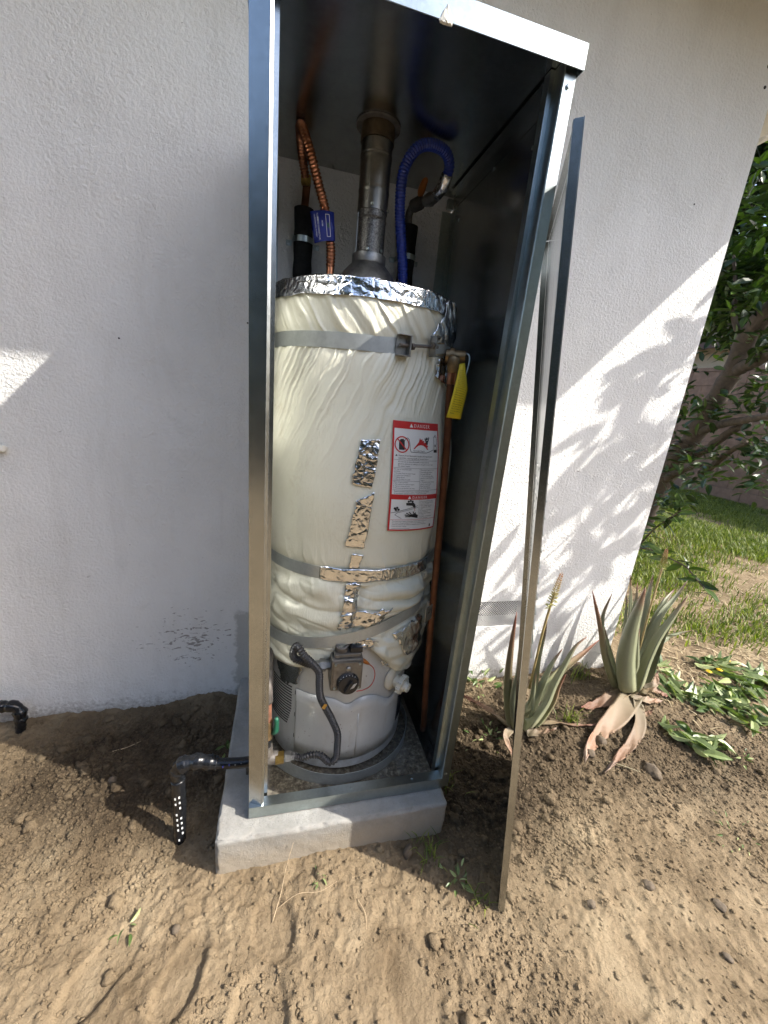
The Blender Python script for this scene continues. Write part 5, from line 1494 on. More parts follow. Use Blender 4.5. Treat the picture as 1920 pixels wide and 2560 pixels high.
for c_, M_, s in ((c1_, M1, 1), (c2_, M2, -1)):
    d_ = (c2_ - c1_).normalized()
    mb = MB(); mb.lathe([(0.0085, 0), (0.0085, 0.007)], c_ + M_ @ Vector((0.019 if s > 0 else -0.016, -0.011, 0)), d_, 6); mb.build('nut', 'iron', st1)

st2 = thing('seismic_strap', 'middle bright strap level round the waist of the blanket, partly foil covered', 'strap', (TC[0], TC[1], 0.73), 'metal straps round the water heater')
b2_ = band(strap_mid, -108, 108, 0.036, 0.006, rstrap).build('band', 'galv_strap', st2, smooth=False, solid=0.0016, fix=False)
a = np.radians(np.linspace(-25, 52, 90)); vv = np.linspace(-.5, .5, 9)
AQ, VQ = np.meshgrid(a, vv, indexing='ij')
rq = rstrap(a, strap_mid(a))[:, None] + 0.009 + 0.0035 * np.abs(fbm(AQ * .27 * 40, VQ * 3, 5, 3)) * (0.25 + sstep(R(20), R(30), AQ))
zq = strap_mid(AQ) + VQ * (0.038 + 0.006 * fbm(AQ * 6, AQ * 0, 8, 2))
mb = MB(); mb.grid(np.stack([TC[0] + rq * np.sin(AQ), TC[1] - rq * np.cos(AQ), zq], -1)); mb.build('foil_wrap', 'foil', st2, smooth=True, solid=0.0005, fix=False)

st3 = thing('seismic_strap', 'lower strap slanting up to a square bracket at the copper pipe', 'strap', (TC[0], TC[1], 0.5), 'metal straps round the water heater')
band(strap_low, -108, 60, 0.037, 0.007, rstrap).build('band', 'galv_strap', st3, smooth=False, solid=0.0016, fix=False)
bc = Vector((0.531, -0.482, 0.575)); Mb = Matrix.Rotation(R(40), 3, 'Z')
bp = MB()
for lo, hi in (((-.022, -.0012, -.026), (.022, .0012, -.006)), ((-.022, -.0012, .006), (.022, .0012, .026)), ((-.022, -.0012, -.0058), (-.006, .0012, .0058)), ((.006, -.0012, -.0058), (.022, .0012, .0058))):
    cc = [(p_ + q_) / 2 for p_, q_ in zip(lo, hi)]; ss = [q_ - p_ for p_, q_ in zip(lo, hi)]
    bp.box(bc + Mb @ Vector(cc), ss, Mb)
bp.build('bracket', 'steelgrey', st3)
mb = MB(); mb.box(bc + Mb @ Vector((0, 0.006, 0)), (0.014, 0.004, 0.014), Mb); mb.build('bolt_end', 'ink', st3)
mb = MB(); mb.box(bc + Mb @ Vector((0.0225, 0.010, 0)), (0.002, 0.022, 0.05), Mb); mb.build('bracket_return', 'steelgrey', st3)

# loose strap lying on edge on the cabinet floor
RC = np.array([0.290, -0.274])
a = np.radians(np.linspace(-70, 128, 150)); P = []
for k in (0, .33, .66, 1):
    r = 0.280 + 0.004 * np.sin(a * 3) - 0.030 * sstep(R(70), R(128), a) + 0.006 * (k - .5) * np.sin(a * 2 + 1)
    z = 0.0015 + 0.006 * sstep(R(-20), R(-70), a) + k * 0.046 + 0.004 * np.sin(a * 2.3 + 1) * (a > 0) + 0.012 * np.exp(-((np.degrees(a) - 62) / 7) ** 2) * k
    P.append(np.stack([RC[0] + r * np.sin(a), RC[1] - r * np.cos(a), np.maximum(z, 0.0022)], -1))
mb = MB(); mb.grid(np.stack(P, 1))
ls = mb.build('loose_strap', 'galv_strap', None, smooth=False, solid=0.0016, fix=False)
tag(ls, 'loose dented steel strap lying curled on edge on the cabinet floor', 'strap')

# ================================================================== FLUE
fl = thing('flue_pipe', 'round metal vent pipe rising from the draft hood to the cabinet ceiling', 'pipe', (TC[0], TC[1], 1.585))
def crimp(z):
    return 0.0016 * sum(math.exp(-((z - q) / 0.0022) ** 2) for q in (1.675, 1.742, 1.815, 1.822))
zs = np.linspace(1.584, 1.694, 30); mb = MB(); mb.lathe([(0.0395 + crimp(z), z) for z in zs], (TC[0], TC[1], 0), n=40)
s1 = mb.build('lower_section', simple('spangled_flue', (0.18, 0.172, 0.16), 0.45, 0.8, 0.75, 260, 0.2, 200), fl, smooth='auto'); s1['label'] = 'speckled mottled lower section'
zs = np.linspace(1.6942, 1.888, 60); mb = MB(); mb.lathe([(0.0412 + crimp(z), z) for z in zs], (TC[0], TC[1], 0), n=40); mb.build('upper_section', 'flue', fl, smooth='auto')
mb = MB(); mb.lathe([(0.0445, 1.852), (0.0445, 1.8895), (0.0425, 1.8895), (0.0425, 1.852)], (TC[0], TC[1], 0), n=40); mb.build('sleeve', simple('stained_flue', (0.12, 0.088, 0.055), 0.5, 0.7, 0.4, 30), fl, smooth='auto')
mb = MB(); mb.lathe([(0.058, 1.8865), (0.058, 1.8905), (0.043, 1.8905), (0.043, 1.8865)], (TC[0], TC[1], 0), n=40); mb.build('ceiling_collar', 'iron', fl, smooth='auto')
mb = MB(); mb.lathe([(0.041, 1.912), (0.041, 2.10), (0.055, 2.10), (0.055, 2.13), (0.002, 2.15)], (TC[0], TC[1], 0), n=30); mb.build('cowl', 'flue', fl, smooth='auto')
mb = MB(); mb.box((TC[0] - 0.0398, TC[1] - .006, 1.64), (0.002, 0.006, 0.10)); mb.build('seam', 'flue', fl)
for a, z in ((-12, 1.703), (70, 1.703), (-18, 1.597), (40, 1.600)):
    d_ = Vector((math.sin(R(a)), -math.cos(R(a)), 0)); mb = MB(); mb.lathe([(0.0045, 0), (0.0045, 0.003), (0.0003, 0.0045)], Vector(cyl(R(a), 0.0412, z)), d_, 8); mb.build('screw', 'galv', fl)

# ================================================================== FLEXIBLE CONNECTORS AND SUPPLY PIPES
def corrugated(pts, r, pitch, depth, n=14, flat0=0.0, flat1=0.0):
    L = length(spline(pts, 60)); m = int(L / pitch * 6)
    S = spline(pts, m); rr = []
    for i in range(m):
        s = L * i / (m - 1)
        k = 1.0 if flat0 < s < L - flat1 else 0.0
        rr.append(r + k * depth * (0.5 + 0.5 * math.cos(2 * math.pi * s / pitch)) * 1.0 - depth * (1 - k) * 0.2)
    mb = MB(); mb.tube(S, rr, n); return mb
cf = thing('copper_connector', 'ribbed copper flexible water connector looping up beside the flue on the left', 'connector', (0.188, -0.26, 1.50))
corrugated([(0.188, -0.26, 1.545), (0.186, -0.258, 1.60), (0.168, -0.25, 1.682), (0.146, -0.25, 1.742), (0.118, -0.25, 1.815), (0.099, -0.222, 1.868), (0.098, -0.165, 1.880), (0.106, -0.105, 1.858), (0.120, -0.062, 1.822)],
           0.0105, 0.0085, 0.0028, 14).build('hose', 'copper', cf, smooth=True, fix=False)
mb = MB(); mb.tube([(0.188, -0.26, 1.503), (0.188, -0.26, 1.548)], [0.0115, 0.0105], 16); mb.build('tail', 'copper', cf, smooth='auto')
mb = MB(); mb.lathe([(0.0165, 0), (0.0165, 0.016)], (0.188, -0.26, 1.486), (0, 0, 1), 6); mb.build('nut', 'brass', cf)
mb = MB(); mb.lathe([(0.017, 0), (0.017, 0.020), (0.012, 0.026)], (0.1195, -0.064, 1.832), (0.02, .18, -1), 6); mb.build('nut', 'brass', cf)
bl_ = thing('blue_connector', 'blue ribbed flexible water connector bent in a hook to the right of the flue', 'connector', (0.402, -0.26, 1.50))
corrugated([(0.402, -0.26, 1.515), (0.396, -0.26, 1.575), (0.382, -0.265, 1.643), (0.369, -0.27, 1.717), (0.366, -0.28, 1.786), (0.380, -0.286, 1.830), (0.408, -0.287, 1.860), (0.448, -0.281, 1.872), (0.486, -0.268, 1.868), (0.505, -0.250, 1.852), (0.506, -0.232, 1.830)],
           0.0128, 0.0075, 0.0022, 16).build('hose', 'blue', bl_, smooth=True, fix=False)
mb = MB(); mb.lathe([(0.0165, 0), (0.0165, 0.022), (0.0135, 0.024)], (0.402, -0.26, 1.49), (0, 0, 1), 6); mb.build('nut', 'steelgrey', bl_)
mb = MB(); mb.tube(spline([(0.506, -0.236, 1.838), (0.503, -0.218, 1.815), (0.494, -0.195, 1.800)], 8), [0.0165, 0.017, 0.0172, 0.0172, 0.017, 0.0165, 0.016, 0.0155], 14); mb.build('ferrule', 'foil', bl_, smooth=True)

def supply(name, label, x, y, ztop, zbot, r):
    t_ = thing(name, label, 'pipe', (x, y, zbot), 'insulated supply pipes behind the water heater')
    S = [(x, y, zbot + (ztop - zbot) * i / 16) for i in range(17)]
    mb = MB(); mb.tube(S, [r * (1 + .05 * math.sin(i * 2.1)) for i in range(17)], 18); mb.build('insulation', 'black', t_, smooth='auto')
    return t_
sp1 = supply('supply_pipe', 'black foam insulated pipe clamped to the wall left of the flue', 0.118, -0.040, 1.752, 1.30, 0.0295)
mb = MB(); mb.tube(spline([(0.118, -0.042, 1.74), (0.121, -0.045, 1.78), (0.1235, -0.055, 1.815)], 8), 0.0115, 12); mb.build('riser', 'copper_old', sp1, smooth=True)
sp2 = supply('supply_pipe', 'black foam insulated pipe clamped to the wall behind the blue connector', 0.461, -0.042, 1.765, 1.30, 0.028)
mb = MB(); mb.tube(spline([(0.458, -0.044, 1.755), (0.452, -0.055, 1.79), (0.455, -0.075, 1.806), (0.464, -0.11, 1.806), (0.476, -0.15, 1.800)], 16), [0.012] * 8 + [0.019] * 5 + [0.013] * 3, 12); mb.build('stop_valve', 'iron', sp2, smooth=True)
mb = MB(); mb.tube(spline([(0.476, -0.15, 1.80), (0.486, -0.178, 1.797), (0.494, -0.195, 1.800)], 8), [0.016, .016, .0185, .0185, .0185, .016, .016, .015], 6); mb.build('union_nut', 'steelgrey', sp2, smooth='auto')
mb = MB(); mb.tube(spline([(0.463, -0.125, 1.82), (0.462, -0.150, 1.835), (0.462, -0.178, 1.842)], 8), [0.007, .010, .0115, .0115, .011, .010, .009, .006], 10); mb.build('lever', 'orange', sp2, smooth=True)
for t_, x, y, z, r in ((sp1, 0.118, -0.040, 1.665, 0.031), (sp2, 0.461, -0.042, 1.672, 0.0295)):
    mb = MB()
    pts = [(x - r - .022, -0.004), (x - r - .004, -0.004)] + [(x + (r + .001) * math.cos(q), y + (r + .001) * math.sin(q)) for q in np.linspace(math.pi * 1.02, math.pi * 1.98, 14)] + [(x + r + .004, -0.004), (x + r + .022, -0.004)]
    for zz in (z - .008, z + .008):
        mb.v += [(p_[0], p_[1], zz) for p_ in pts]; mb.a += [0] * len(pts)
    n_ = len(pts); mb.f += [(i, i + 1, n_ + i + 1, n_ + i) for i in range(n_ - 1)]
    cl = mb.build('clamp', 'galv', t_, solid=0.0014)
    for sx in (-1, 1):
        mb = MB(); mb.lathe([(0.0052, 0), (0.0052, 0.003), (0.002, 0.0045), (0.0003, 0.0046)], (x + sx * (r + .013), -0.0048, z), (0, -1, 0), 10); mb.build('screw', 'galv', cl)

# blue paper tag folded round the copper connector
tg = thing('blue_tag', 'blue plumbing connector tag folded round the copper connector', 'tag', (0.165, -0.268, 1.60))
c4_ = [Vector((0.127, -0.266, 1.668)), Vector((0.189, -0.270, 1.674)), Vector((0.196, -0.270, 1.608)), Vector((0.142, -0.266, 1.596))]
mb = MB(); n_ = 10
for i in range(n_ + 1):
    u = i / n_; bow = -0.010 * math.sin(u * math.pi) - 0.004 * u
    mb.v += [tuple(c4_[0].lerp(c4_[1], u) + Vector((0, bow, 0))), tuple(c4_[3].lerp(c4_[2], u) + Vector((0, bow, 0)))]; mb.a += [0, 0]
mb.f = [(2 * i, 2 * i + 2, 2 * i + 3, 2 * i + 1) for i in range(n_)]
tgc = mb.build('card', 'bluetag', tg, smooth=True, solid=0.0006)
def tagpt(u, v, off=0.0015):
    return c4_[0].lerp(c4_[1], u).lerp(c4_[3].lerp(c4_[2], u), v) + Vector((0, -0.010 * math.sin(u * math.pi) - 0.004 * u - off, 0))
for s_, u0, v0, sz in (('PLUMBING CONNECTOR', 0.24, 0.08, 0.075), ('CONECTOR PARA PLOMERIA', 0.13, 0.10, 0.055), ('390988', 0.42, 0.32, 0.065)):
    vs, fs = text2d(s_, sz); mb = MB(); mb.add([tagpt(u0 + y * 1.2, v0 + x * 1.0) for x, y in vs], fs); mb.build('lettering', 'white', tgc, fix=False)
for lo, hi in (((.62, .12), (.78, .86)),):
    for (a, b, c, d) in (((lo[0], lo[1]), (hi[0], lo[1]), 0, 0), ((hi[0], lo[1]), (hi[0], hi[1]), 0, 0), ((hi[0], hi[1]), (lo[0], hi[1]), 0, 0), ((lo[0], hi[1]), (lo[0], lo[1]), 0, 0)):
        mb = MB(); mb.tube([tagpt(*a), tagpt(*b)], 0.0006, 4); mb.build('border_line', 'white', tgc)
mb = MB(); mb.add([tagpt(.66, .40, .0016), tagpt(.74, .40, .0016), tagpt(.74, .56, .0016), tagpt(.66, .56, .0016)], [(0, 1, 2, 3)]); mb.build('emblem', 'green', tgc)

# ================================================================== RELIEF VALVE DISCHARGE PIPE, YELLOW TAG
dpipe = thing('discharge_pipe', 'brown aged copper discharge pipe running down the right side of the blanket', 'pipe', (0.59, -0.43, 0.02))
mb = MB(); mb.tube(spline([(0.5135, -0.452, 1.285), (0.5145, -0.452, 1.235), (0.529, -0.455, 1.04), (0.541, -0.462, 0.76), (0.548, -0.462, 0.60), (0.572, -0.445, 0.30), (0.592, -0.430, 0.12), (0.597, -0.425, 0.05)], 50), 0.0105, 16); mb.build('pipe', 'copper_old', dpipe, smooth=True)
mb = MB(); mb.tube([(0.5130, -0.452, 1.300), (0.5132, -0.452, 1.265)], 0.0128, 16); mb.build('coupling', 'copper', dpipe, smooth='auto')
mb = MB(); mb.tube(spline([(0.5125, -0.452, 1.295), (0.512, -0.452, 1.322), (0.515, -0.450, 1.335)], 8), [0.014, .014, .0155, .016, .0165, .017, .017, .016], 14); mb.build('elbow', 'bronze', dpipe, smooth=True)
rv = thing('relief_valve', 'bronze temperature relief valve with wire lever at the right of the blanket', 'valve', (0.52, -0.44, 1.32))
mb = MB(); mb.lathe([(0.018, 0), (0.018, 0.010), (0.0215, 0.010), (0.0215, 0.022), (0.017, 0.022), (0.016, 0.048), (0.014, 0.052)], (0.498, -0.430, 1.338), (0.9, -0.42, 0.02), 16); mb.build('body', 'bronze', rv, smooth='auto')
mb = MB(); mb.tube(spline([(0.540, -0.452, 1.345), (0.549, -0.458, 1.346), (0.553, -0.462, 1.335), (0.551, -0.464, 1.310), (0.546, -0.466, 1.290)], 20), 0.0024, 8); mb.build('lever', 'galv', rv, smooth=True)
yt = thing('yellow_tag', 'yellow warning tag hanging from the relief valve over the copper pipe', 'tag', (0.527, -0.472, 1.18))
q4 = [Vector((0.521, -0.474, 1.318)), Vector((0.536, -0.474, 1.322)), Vector((0.551, -0.476, 1.255)), Vector((0.544, -0.478, 1.176)), Vector((0.501, -0.480, 1.178)), Vector((0.512, -0.478, 1.262))]
def ypt(u, v, off=0.0):
    L_ = q4[0].lerp(q4[5], min(v, .5) * 2) if v <= .5 else q4[5].lerp(q4[4], (v - .5) * 2)
    R_ = q4[1].lerp(q4[2], min(v, .5) * 2) if v <= .5 else q4[2].lerp(q4[3], (v - .5) * 2)
    return L_.lerp(R_, u) + Vector((0, -0.006 * math.sin(v * 3) - 0.004 * math.sin(u * math.pi) - off, 0))
mb = MB()
mb.grid(np.array([[ypt(i / 6, j / 14) for j in range(15)] for i in range(7)])); yc = mb.build('card', 'yellow', yt, smooth=True, solid=0.0006, fix=False)
ylines = ['WARNING', 'To avoid water damage', 'scalding or burns, the', 'discharge line must be', 'connected to the valve', 'outlet and run to a safe', 'place of disposal. The', 'line must be as short as', 'possible and be the same', 'size as the outlet. Must', 'pitch downward and end', 'above the floor drain.', 'Do not plug or thread.', 'Manually operate at least', 'once a year to clear', 'mineral deposits.', 'Hot water will be', 'released. Reinspect', 'every three years by a', 'licensed contractor', 'to prevent product', 'liability.']
for i, s_ in enumerate(ylines):
    vs, fs = text2d(s_, 0.10)
    w_ = max(x for x, y in vs) if vs else 1
    sc_ = min(0.70 / w_, 1.0)
    mb = MB(); mb.add([ypt(0.14 + x * sc_, min(1, max(0, 0.16 + i * 0.0365 - y * 0.26)), 0.0012) for x, y in vs], fs); mb.build('lettering', 'ink', yc, fix=False)

# ================================================================== GAS PIPING
gc = thing('gas_hose', 'black ribbed flexible gas hose snaking across the front of the tank', 'hose', (0.2, -0.56, 0.11))
corrugated([(0.122, -0.560, 0.153), (0.150, -0.566, 0.150), (0.176, -0.570, 0.160), (0.205, -0.572, 0.155), (0.232, -0.575, 0.128), (0.251, -0.575, 0.140), (0.254, -0.570, 0.180), (0.252, -0.566, 0.227), (0.233, -0.560, 0.275), (0.211, -0.560, 0.322), (0.194, -0.562, 0.365), (0.189, -0.563, 0.410), (0.186, -0.564, 0.450), (0.166, -0.568, 0.483), (0.142, -0.568, 0.512), (0.126, -0.560, 0.536), (0.118, -0.553, 0.530)],
           0.0080, 0.0080, 0.0034, 14).build('hose', 'hose', gc, smooth=True, fix=False)
corrugated([(0.118, -0.553, 0.530), (0.113, -0.548, 0.508), (0.118, -0.545, 0.488), (0.136, -0.540, 0.474), (0.156, -0.533, 0.458), (0.172, -0.530, 0.449)], 0.0080, 0.0080, 0.0034, 14).build('hose', 'hose', gc, smooth=True, fix=False)
mb = MB(); mb.lathe([(0.0165, 0), (0.0165, 0.018), (0.012, 0.020), (0.0108, 0.030)], (0.098, -0.560, 0.153), (1, 0, 0), 6); mb.build('steel_nut', 'steelgrey', gc, smooth='auto')
mb = MB(); mb.lathe([(0.0180, 0), (0.0180, 0.024)], (0.072, -0.560, 0.153), (1, 0, 0), 6); mb.build('brass_nut', 'brass', gc)
mb = MB(); mb.box((0.2065, -0.5738, 0.338), (0.010, 0.003, 0.016), Matrix.Rotation(R(25), 3, 'Y')); mb.build('hose_label', 'brass', gc)

gr_ = thing('gas_riser', 'vertical gas riser with tee, rusty nipple and elbow inside the left post', 'pipe', (0.046, -0.54, 0.12))
mb = MB(); mb.lathe([(0.0185, -0.026), (0.0185, 0.030), (0.015, 0.032)], (0.048, -0.556, 0.153), (1, 0, 0), 18); mb.build('tee', 'iron', gr_, smooth='auto')
mb = MB(); mb.tube([(0.047, -0.556, 0.165), (0.0468, -0.553, 0.195)], 0.017, 16); mb.build('tee_neck', 'iron', gr_, smooth='auto')
mb = MB(); mb.tube([(0.0468, -0.553, 0.194), (0.0466, -0.548, 0.225)], 0.0115, 14); mb.build('nipple', 'tape', gr_, smooth='auto')
mb = MB(); mb.tube([(0.0466, -0.549, 0.222), (0.0464, -0.542, 0.278)], [0.016, 0.0165], 10); vb = mb.build('shutoff_valve', 'bronze', gr_, smooth='auto')
mb = MB(); mb.tube(spline([(0.062, -0.552, 0.240), (0.070, -0.556, 0.250), (0.073, -0.558, 0.275), (0.072, -0.557, 0.300)], 10), [0.006, .008, .009, .009, .008, .007, .007, .007, .007, .004], 8); mb.build('handle', 'green', vb, smooth=True)
mb = MB(); mb.tube([(0.0464, -0.542, 0.278), (0.046, -0.534, 0.345)], 0.0125, 14); mb.build('nipple', 'rust', gr_, smooth='auto')
mb = MB(); mb.tube(spline([(0.046, -0.535, 0.338), (0.046, -0.530, 0.375), (0.047, -0.515, 0.398), (0.047, -0.490, 0.405)], 14), [0.016, .0165] + [0.0155] * 10 + [0.0165, .016], 14); mb.build('elbow', 'iron', gr_, smooth=True)
mb = MB(); mb.tube([(0.047, -0.492, 0.405), (0.047, -0.060, 0.41)], 0.0115, 12); mb.build('branch_pipe', 'iron', gr_, smooth='auto')

gp = thing('wrapped_gas_pipe', 'gas pipe wrapped in shiny black tape rising from the earth beside the pad', 'pipe', (-0.203, -0.53, -0.16))
S = spline([(0.020, -0.556, 0.150), (-0.03, -0.550, 0.142), (-0.10, -0.540, 0.140)], 20)
mb = MB(); mb.tube(S, [0.0150] * 20, 16); mb.build('straight_run', 'tape', gp, smooth='auto')
S = spline([(-0.092, -0.541, 0.140), (-0.135, -0.535, 0.148), (-0.165, -0.532, 0.146), (-0.192, -0.531, 0.137), (-0.203, -0.530, 0.118), (-0.203, -0.530, 0.085)], 44)
rr = [0.0165 + 0.006 * abs(math.sin(i * .31)) * math.sin(math.pi * i / 43) + 0.0035 * rng.random() for i in range(44)]
mb = MB(); mb.tube(S, rr, 18)
V = np.array(mb.v); V += 0.0022 * np.stack([fbm(V[:, 0] * 70, V[:, 2] * 70, 1, 2), fbm(V[:, 1] * 70, V[:, 2] * 70, 2, 2), fbm(V[:, 0] * 70, V[:, 1] * 70, 3, 2)], 1); mb.v = [tuple(p_) for p_ in V]
el = mb.build('taped_elbow', 'tape', gp, smooth=True)
S = spline([(-0.203, -0.530, 0.090), (-0.202, -0.530, 0.0), (-0.206, -0.532, -0.10), (-0.208, -0.532, -0.20)], 40)
rr = [0.0185 - 0.003 * i / 40 + 0.0016 * rng.random() for i in range(40)]
mb = MB(); mb.tube(S, rr, 16); dn = mb.build('drop', 'tape', gp, smooth=True)
for i in range(9):
    z_ = 0.035 - i * 0.0205
    for k in (0, 1):
        if (i * 7 + k * 3) % 5 == 4:
            continue
        a = R(-14 + k * 34 + i * 1.5)
        x_ = -0.204 + 0.0188 * math.sin(a); y_ = -0.531 - 0.0190 * math.cos(a)
        mb = MB(); mb.box((x_, y_, z_ + k * .004), (0.0042, 0.0012, 0.0068), Matrix.Rotation(a, 3, 'Z')); mb.build('print_mark', 'white', dn)
for i in range(5):
    mb = MB(); mb.box((-0.075 + i * 0.017, -0.560 - .0005 * i, 0.146 + (i % 2) * .004), (0.003, 0.0012, 0.006)); mb.build('print_mark', 'bluetag' if i < 2 else 'white', gp)

# second taped pipe at the far left foot of the wall
wp = thing('wrapped_wall_pipe', 'black taped pipe elbow at the left foot of the wall', 'pipe', (-0.86, -0.05, -0.18))
S = spline([(-1.15, -0.035, -0.008), (-0.99, -0.040, -0.012), (-0.92, -0.045, -0.010), (-0.876, -0.048, -0.012), (-0.858, -0.050, -0.028), (-0.858, -0.052, -0.07)], 60)
rr = [0.0150 + 0.006 * rng.random() * (i > 20) + 0.004 * abs(math.sin(i * .5)) for i in range(60)]
mb = MB(); mb.tube(S, rr, 14)
V = np.array(mb.v); V += 0.003 * np.stack([fbm(V[:, 0] * 60, V[:, 2] * 60, 1, 2), fbm(V[:, 1] * 60, V[:, 2] * 60, 2, 2), fbm(V[:, 0] * 60, V[:, 1] * 60, 3, 2)], 1); mb.v = [tuple(p_) for p_ in V]
mb.build('taped_elbow', 'tape', wp, smooth=True)
S = spline([(-0.858, -0.052, -0.060), (-0.862, -0.055, -0.12), (-0.866, -0.058, -0.20)], 30)
mb = MB(); mb.tube(S, [0.0145 + 0.003 * rng.random() for i in range(30)], 14); mb.build('drop', 'tape', wp, smooth=True)

# cut-off pipe end lying on the pad beside the post
po = thing('pipe_offcut', 'short pale pipe stub with black tape end on the pad by the left post', 'pipe', (-0.03, -0.47, 0.0))
mb = MB(); mb.tube([(0.000, -0.470, 0.052), (-0.022, -0.462, 0.050)], 0.011, 14); mb.build('stub', 'ivory', po, smooth='auto')
mb = MB(); mb.tube([(-0.020, -0.463, 0.050), (-0.040, -0.456, 0.046)], [0.0125, 0.0115], 12); mb.build('tape_end', 'tape', po, smooth='auto')
mb = MB(); mb.box2((-0.020, -0.472, 0.001), (0.001, -0.458, 0.042)); mb.build('saddle', 'iron', po, bevel=0.001)

# plaster stub high on the left of the wall
ws = MB(); ws.tube(spline([(-0.84, -0.002, 0.946), (-0.80, -0.008, 0.945), (-0.787, -0.012, 0.944)], 8), [0.013, .013, .0125, .013, .0125, .012, .012, .010], 9)
V = np.array(ws.v); V += 0.004 * (nr.rand(*V.shape) - .5); ws.v = [tuple(p_) for p_ in V]
tag(ws.build('broken_stub', 'foam', None), 'small broken painted stub sticking out of the wall at the left edge', 'stub')

# ================================================================== ALOES
def aloe_leaf(pts, W, axis, kind, parent, name, lying=False, teeth=True, seed=0):
    n = 22; S = spline(pts, n); rr_ = random.Random(seed)
    L = length(S); mb = MB(); k = 9
    ax = Vector((axis[0], axis[1], 0)); rows_ = []
    prev = None
    for i, p_ in enumerate(S):
        t = i / (n - 1)
        T = (S[min(i + 1, n - 1)] - S[max(i - 1, 0)]).normalized()
        if lying:
            inn = Vector((0, 0, 1))
        else:
            m_ = S[n // 2]; inn = Vector((ax.x - m_.x, ax.y - m_.y, 0))
            if inn.length < 0.02:
                inn = Vector((0.2, 1, 0))
            inn.normalize()
        side = T.cross(inn)
        if side.length < 0.05:
            side = prev or Vector((1, 0, 0))
        side.normalize()
        if prev is not None and side.dot(prev) < 0:
            side = -side
        if lying:
            side = (Matrix.Rotation(0.5 * math.sin(t * 3 + seed), 3, T) @ side)
        prev = side
        nrm = side.cross(T).normalized()
        if nrm.dot(inn) < 0:
            nrm = -nrm
        w = W * (0.86 + 0.3 * t if t < .3 else 0.95) * (1 - t ** 1.9) ** 0.85 + 0.0012
        th = (0.20 * w + 0.002) * (0.55 if lying else 1.0); cup = (0.30 if not lying else 0.14) * w
        row = []
        for q in range(k):                      # inner face
            x = -1 + 2 * q / (k - 1)
            row.append(p_ + side * x * w / 2 + nrm * (cup * (x * x - .5)))
        for q in range(k - 2, 0, -1):           # outer face
            x = -1 + 2 * q / (k - 1)
            row.append(p_ + side * x * w / 2 + nrm * (cup * (x * x - .5) - th * (1 - x * x)))
        if lying:
            row = [v + Vector((0, 0, (0.004 * math.sin(t * 17 + j * .5 + seed) + 0.006 * math.sin(t * 31 + j * 1.1 + 2 * seed) * t) * min(1, W / .05))) for j, v in enumerate(row)]
        rows_.append((row, side, T, w, t))
    m = len(rows_[0][0]); vs = [v for r in rows_ for v in r[0]]; at = [r[4] for r in rows_ for _ in range(m)]
    fs = [(i * m + j, i * m + (j + 1) % m, (i + 1) * m + (j + 1) % m, (i + 1) * m + j) for i in range(n - 1) for j in range(m)]
    fs.append(tuple(range(m))); fs.append(tuple(range((n - 1) * m, n * m))[::-1])
    mb.add(vs, fs, at)
    if teeth:
        cnt = int(L / 0.011)
        for q in range(2, cnt - 2):
            t = q / cnt; i = min(n - 2, int(t * (n - 1)))
            row, side, T, w, tt_ = rows_[i]; row2 = rows_[i + 1][0]; f = t * (n - 1) - i
            for e, sg in ((0, -1), (k - 1, 1)):
                b_ = row[e].lerp(row2[e], f); h = 0.0042 * (1 - .5 * t)
                mb.add([b_ - T * .0022, b_ + T * .0022, b_ + side * sg * h + T * .0015, b_ + T.cross(side) * .0015], [(0, 1, 2), (1, 3, 2), (3, 0, 2)], [min(1, t + .12)] * 4)
    return mb.build(name, 'aloe_' + kind, parent, smooth=True, attr='t')

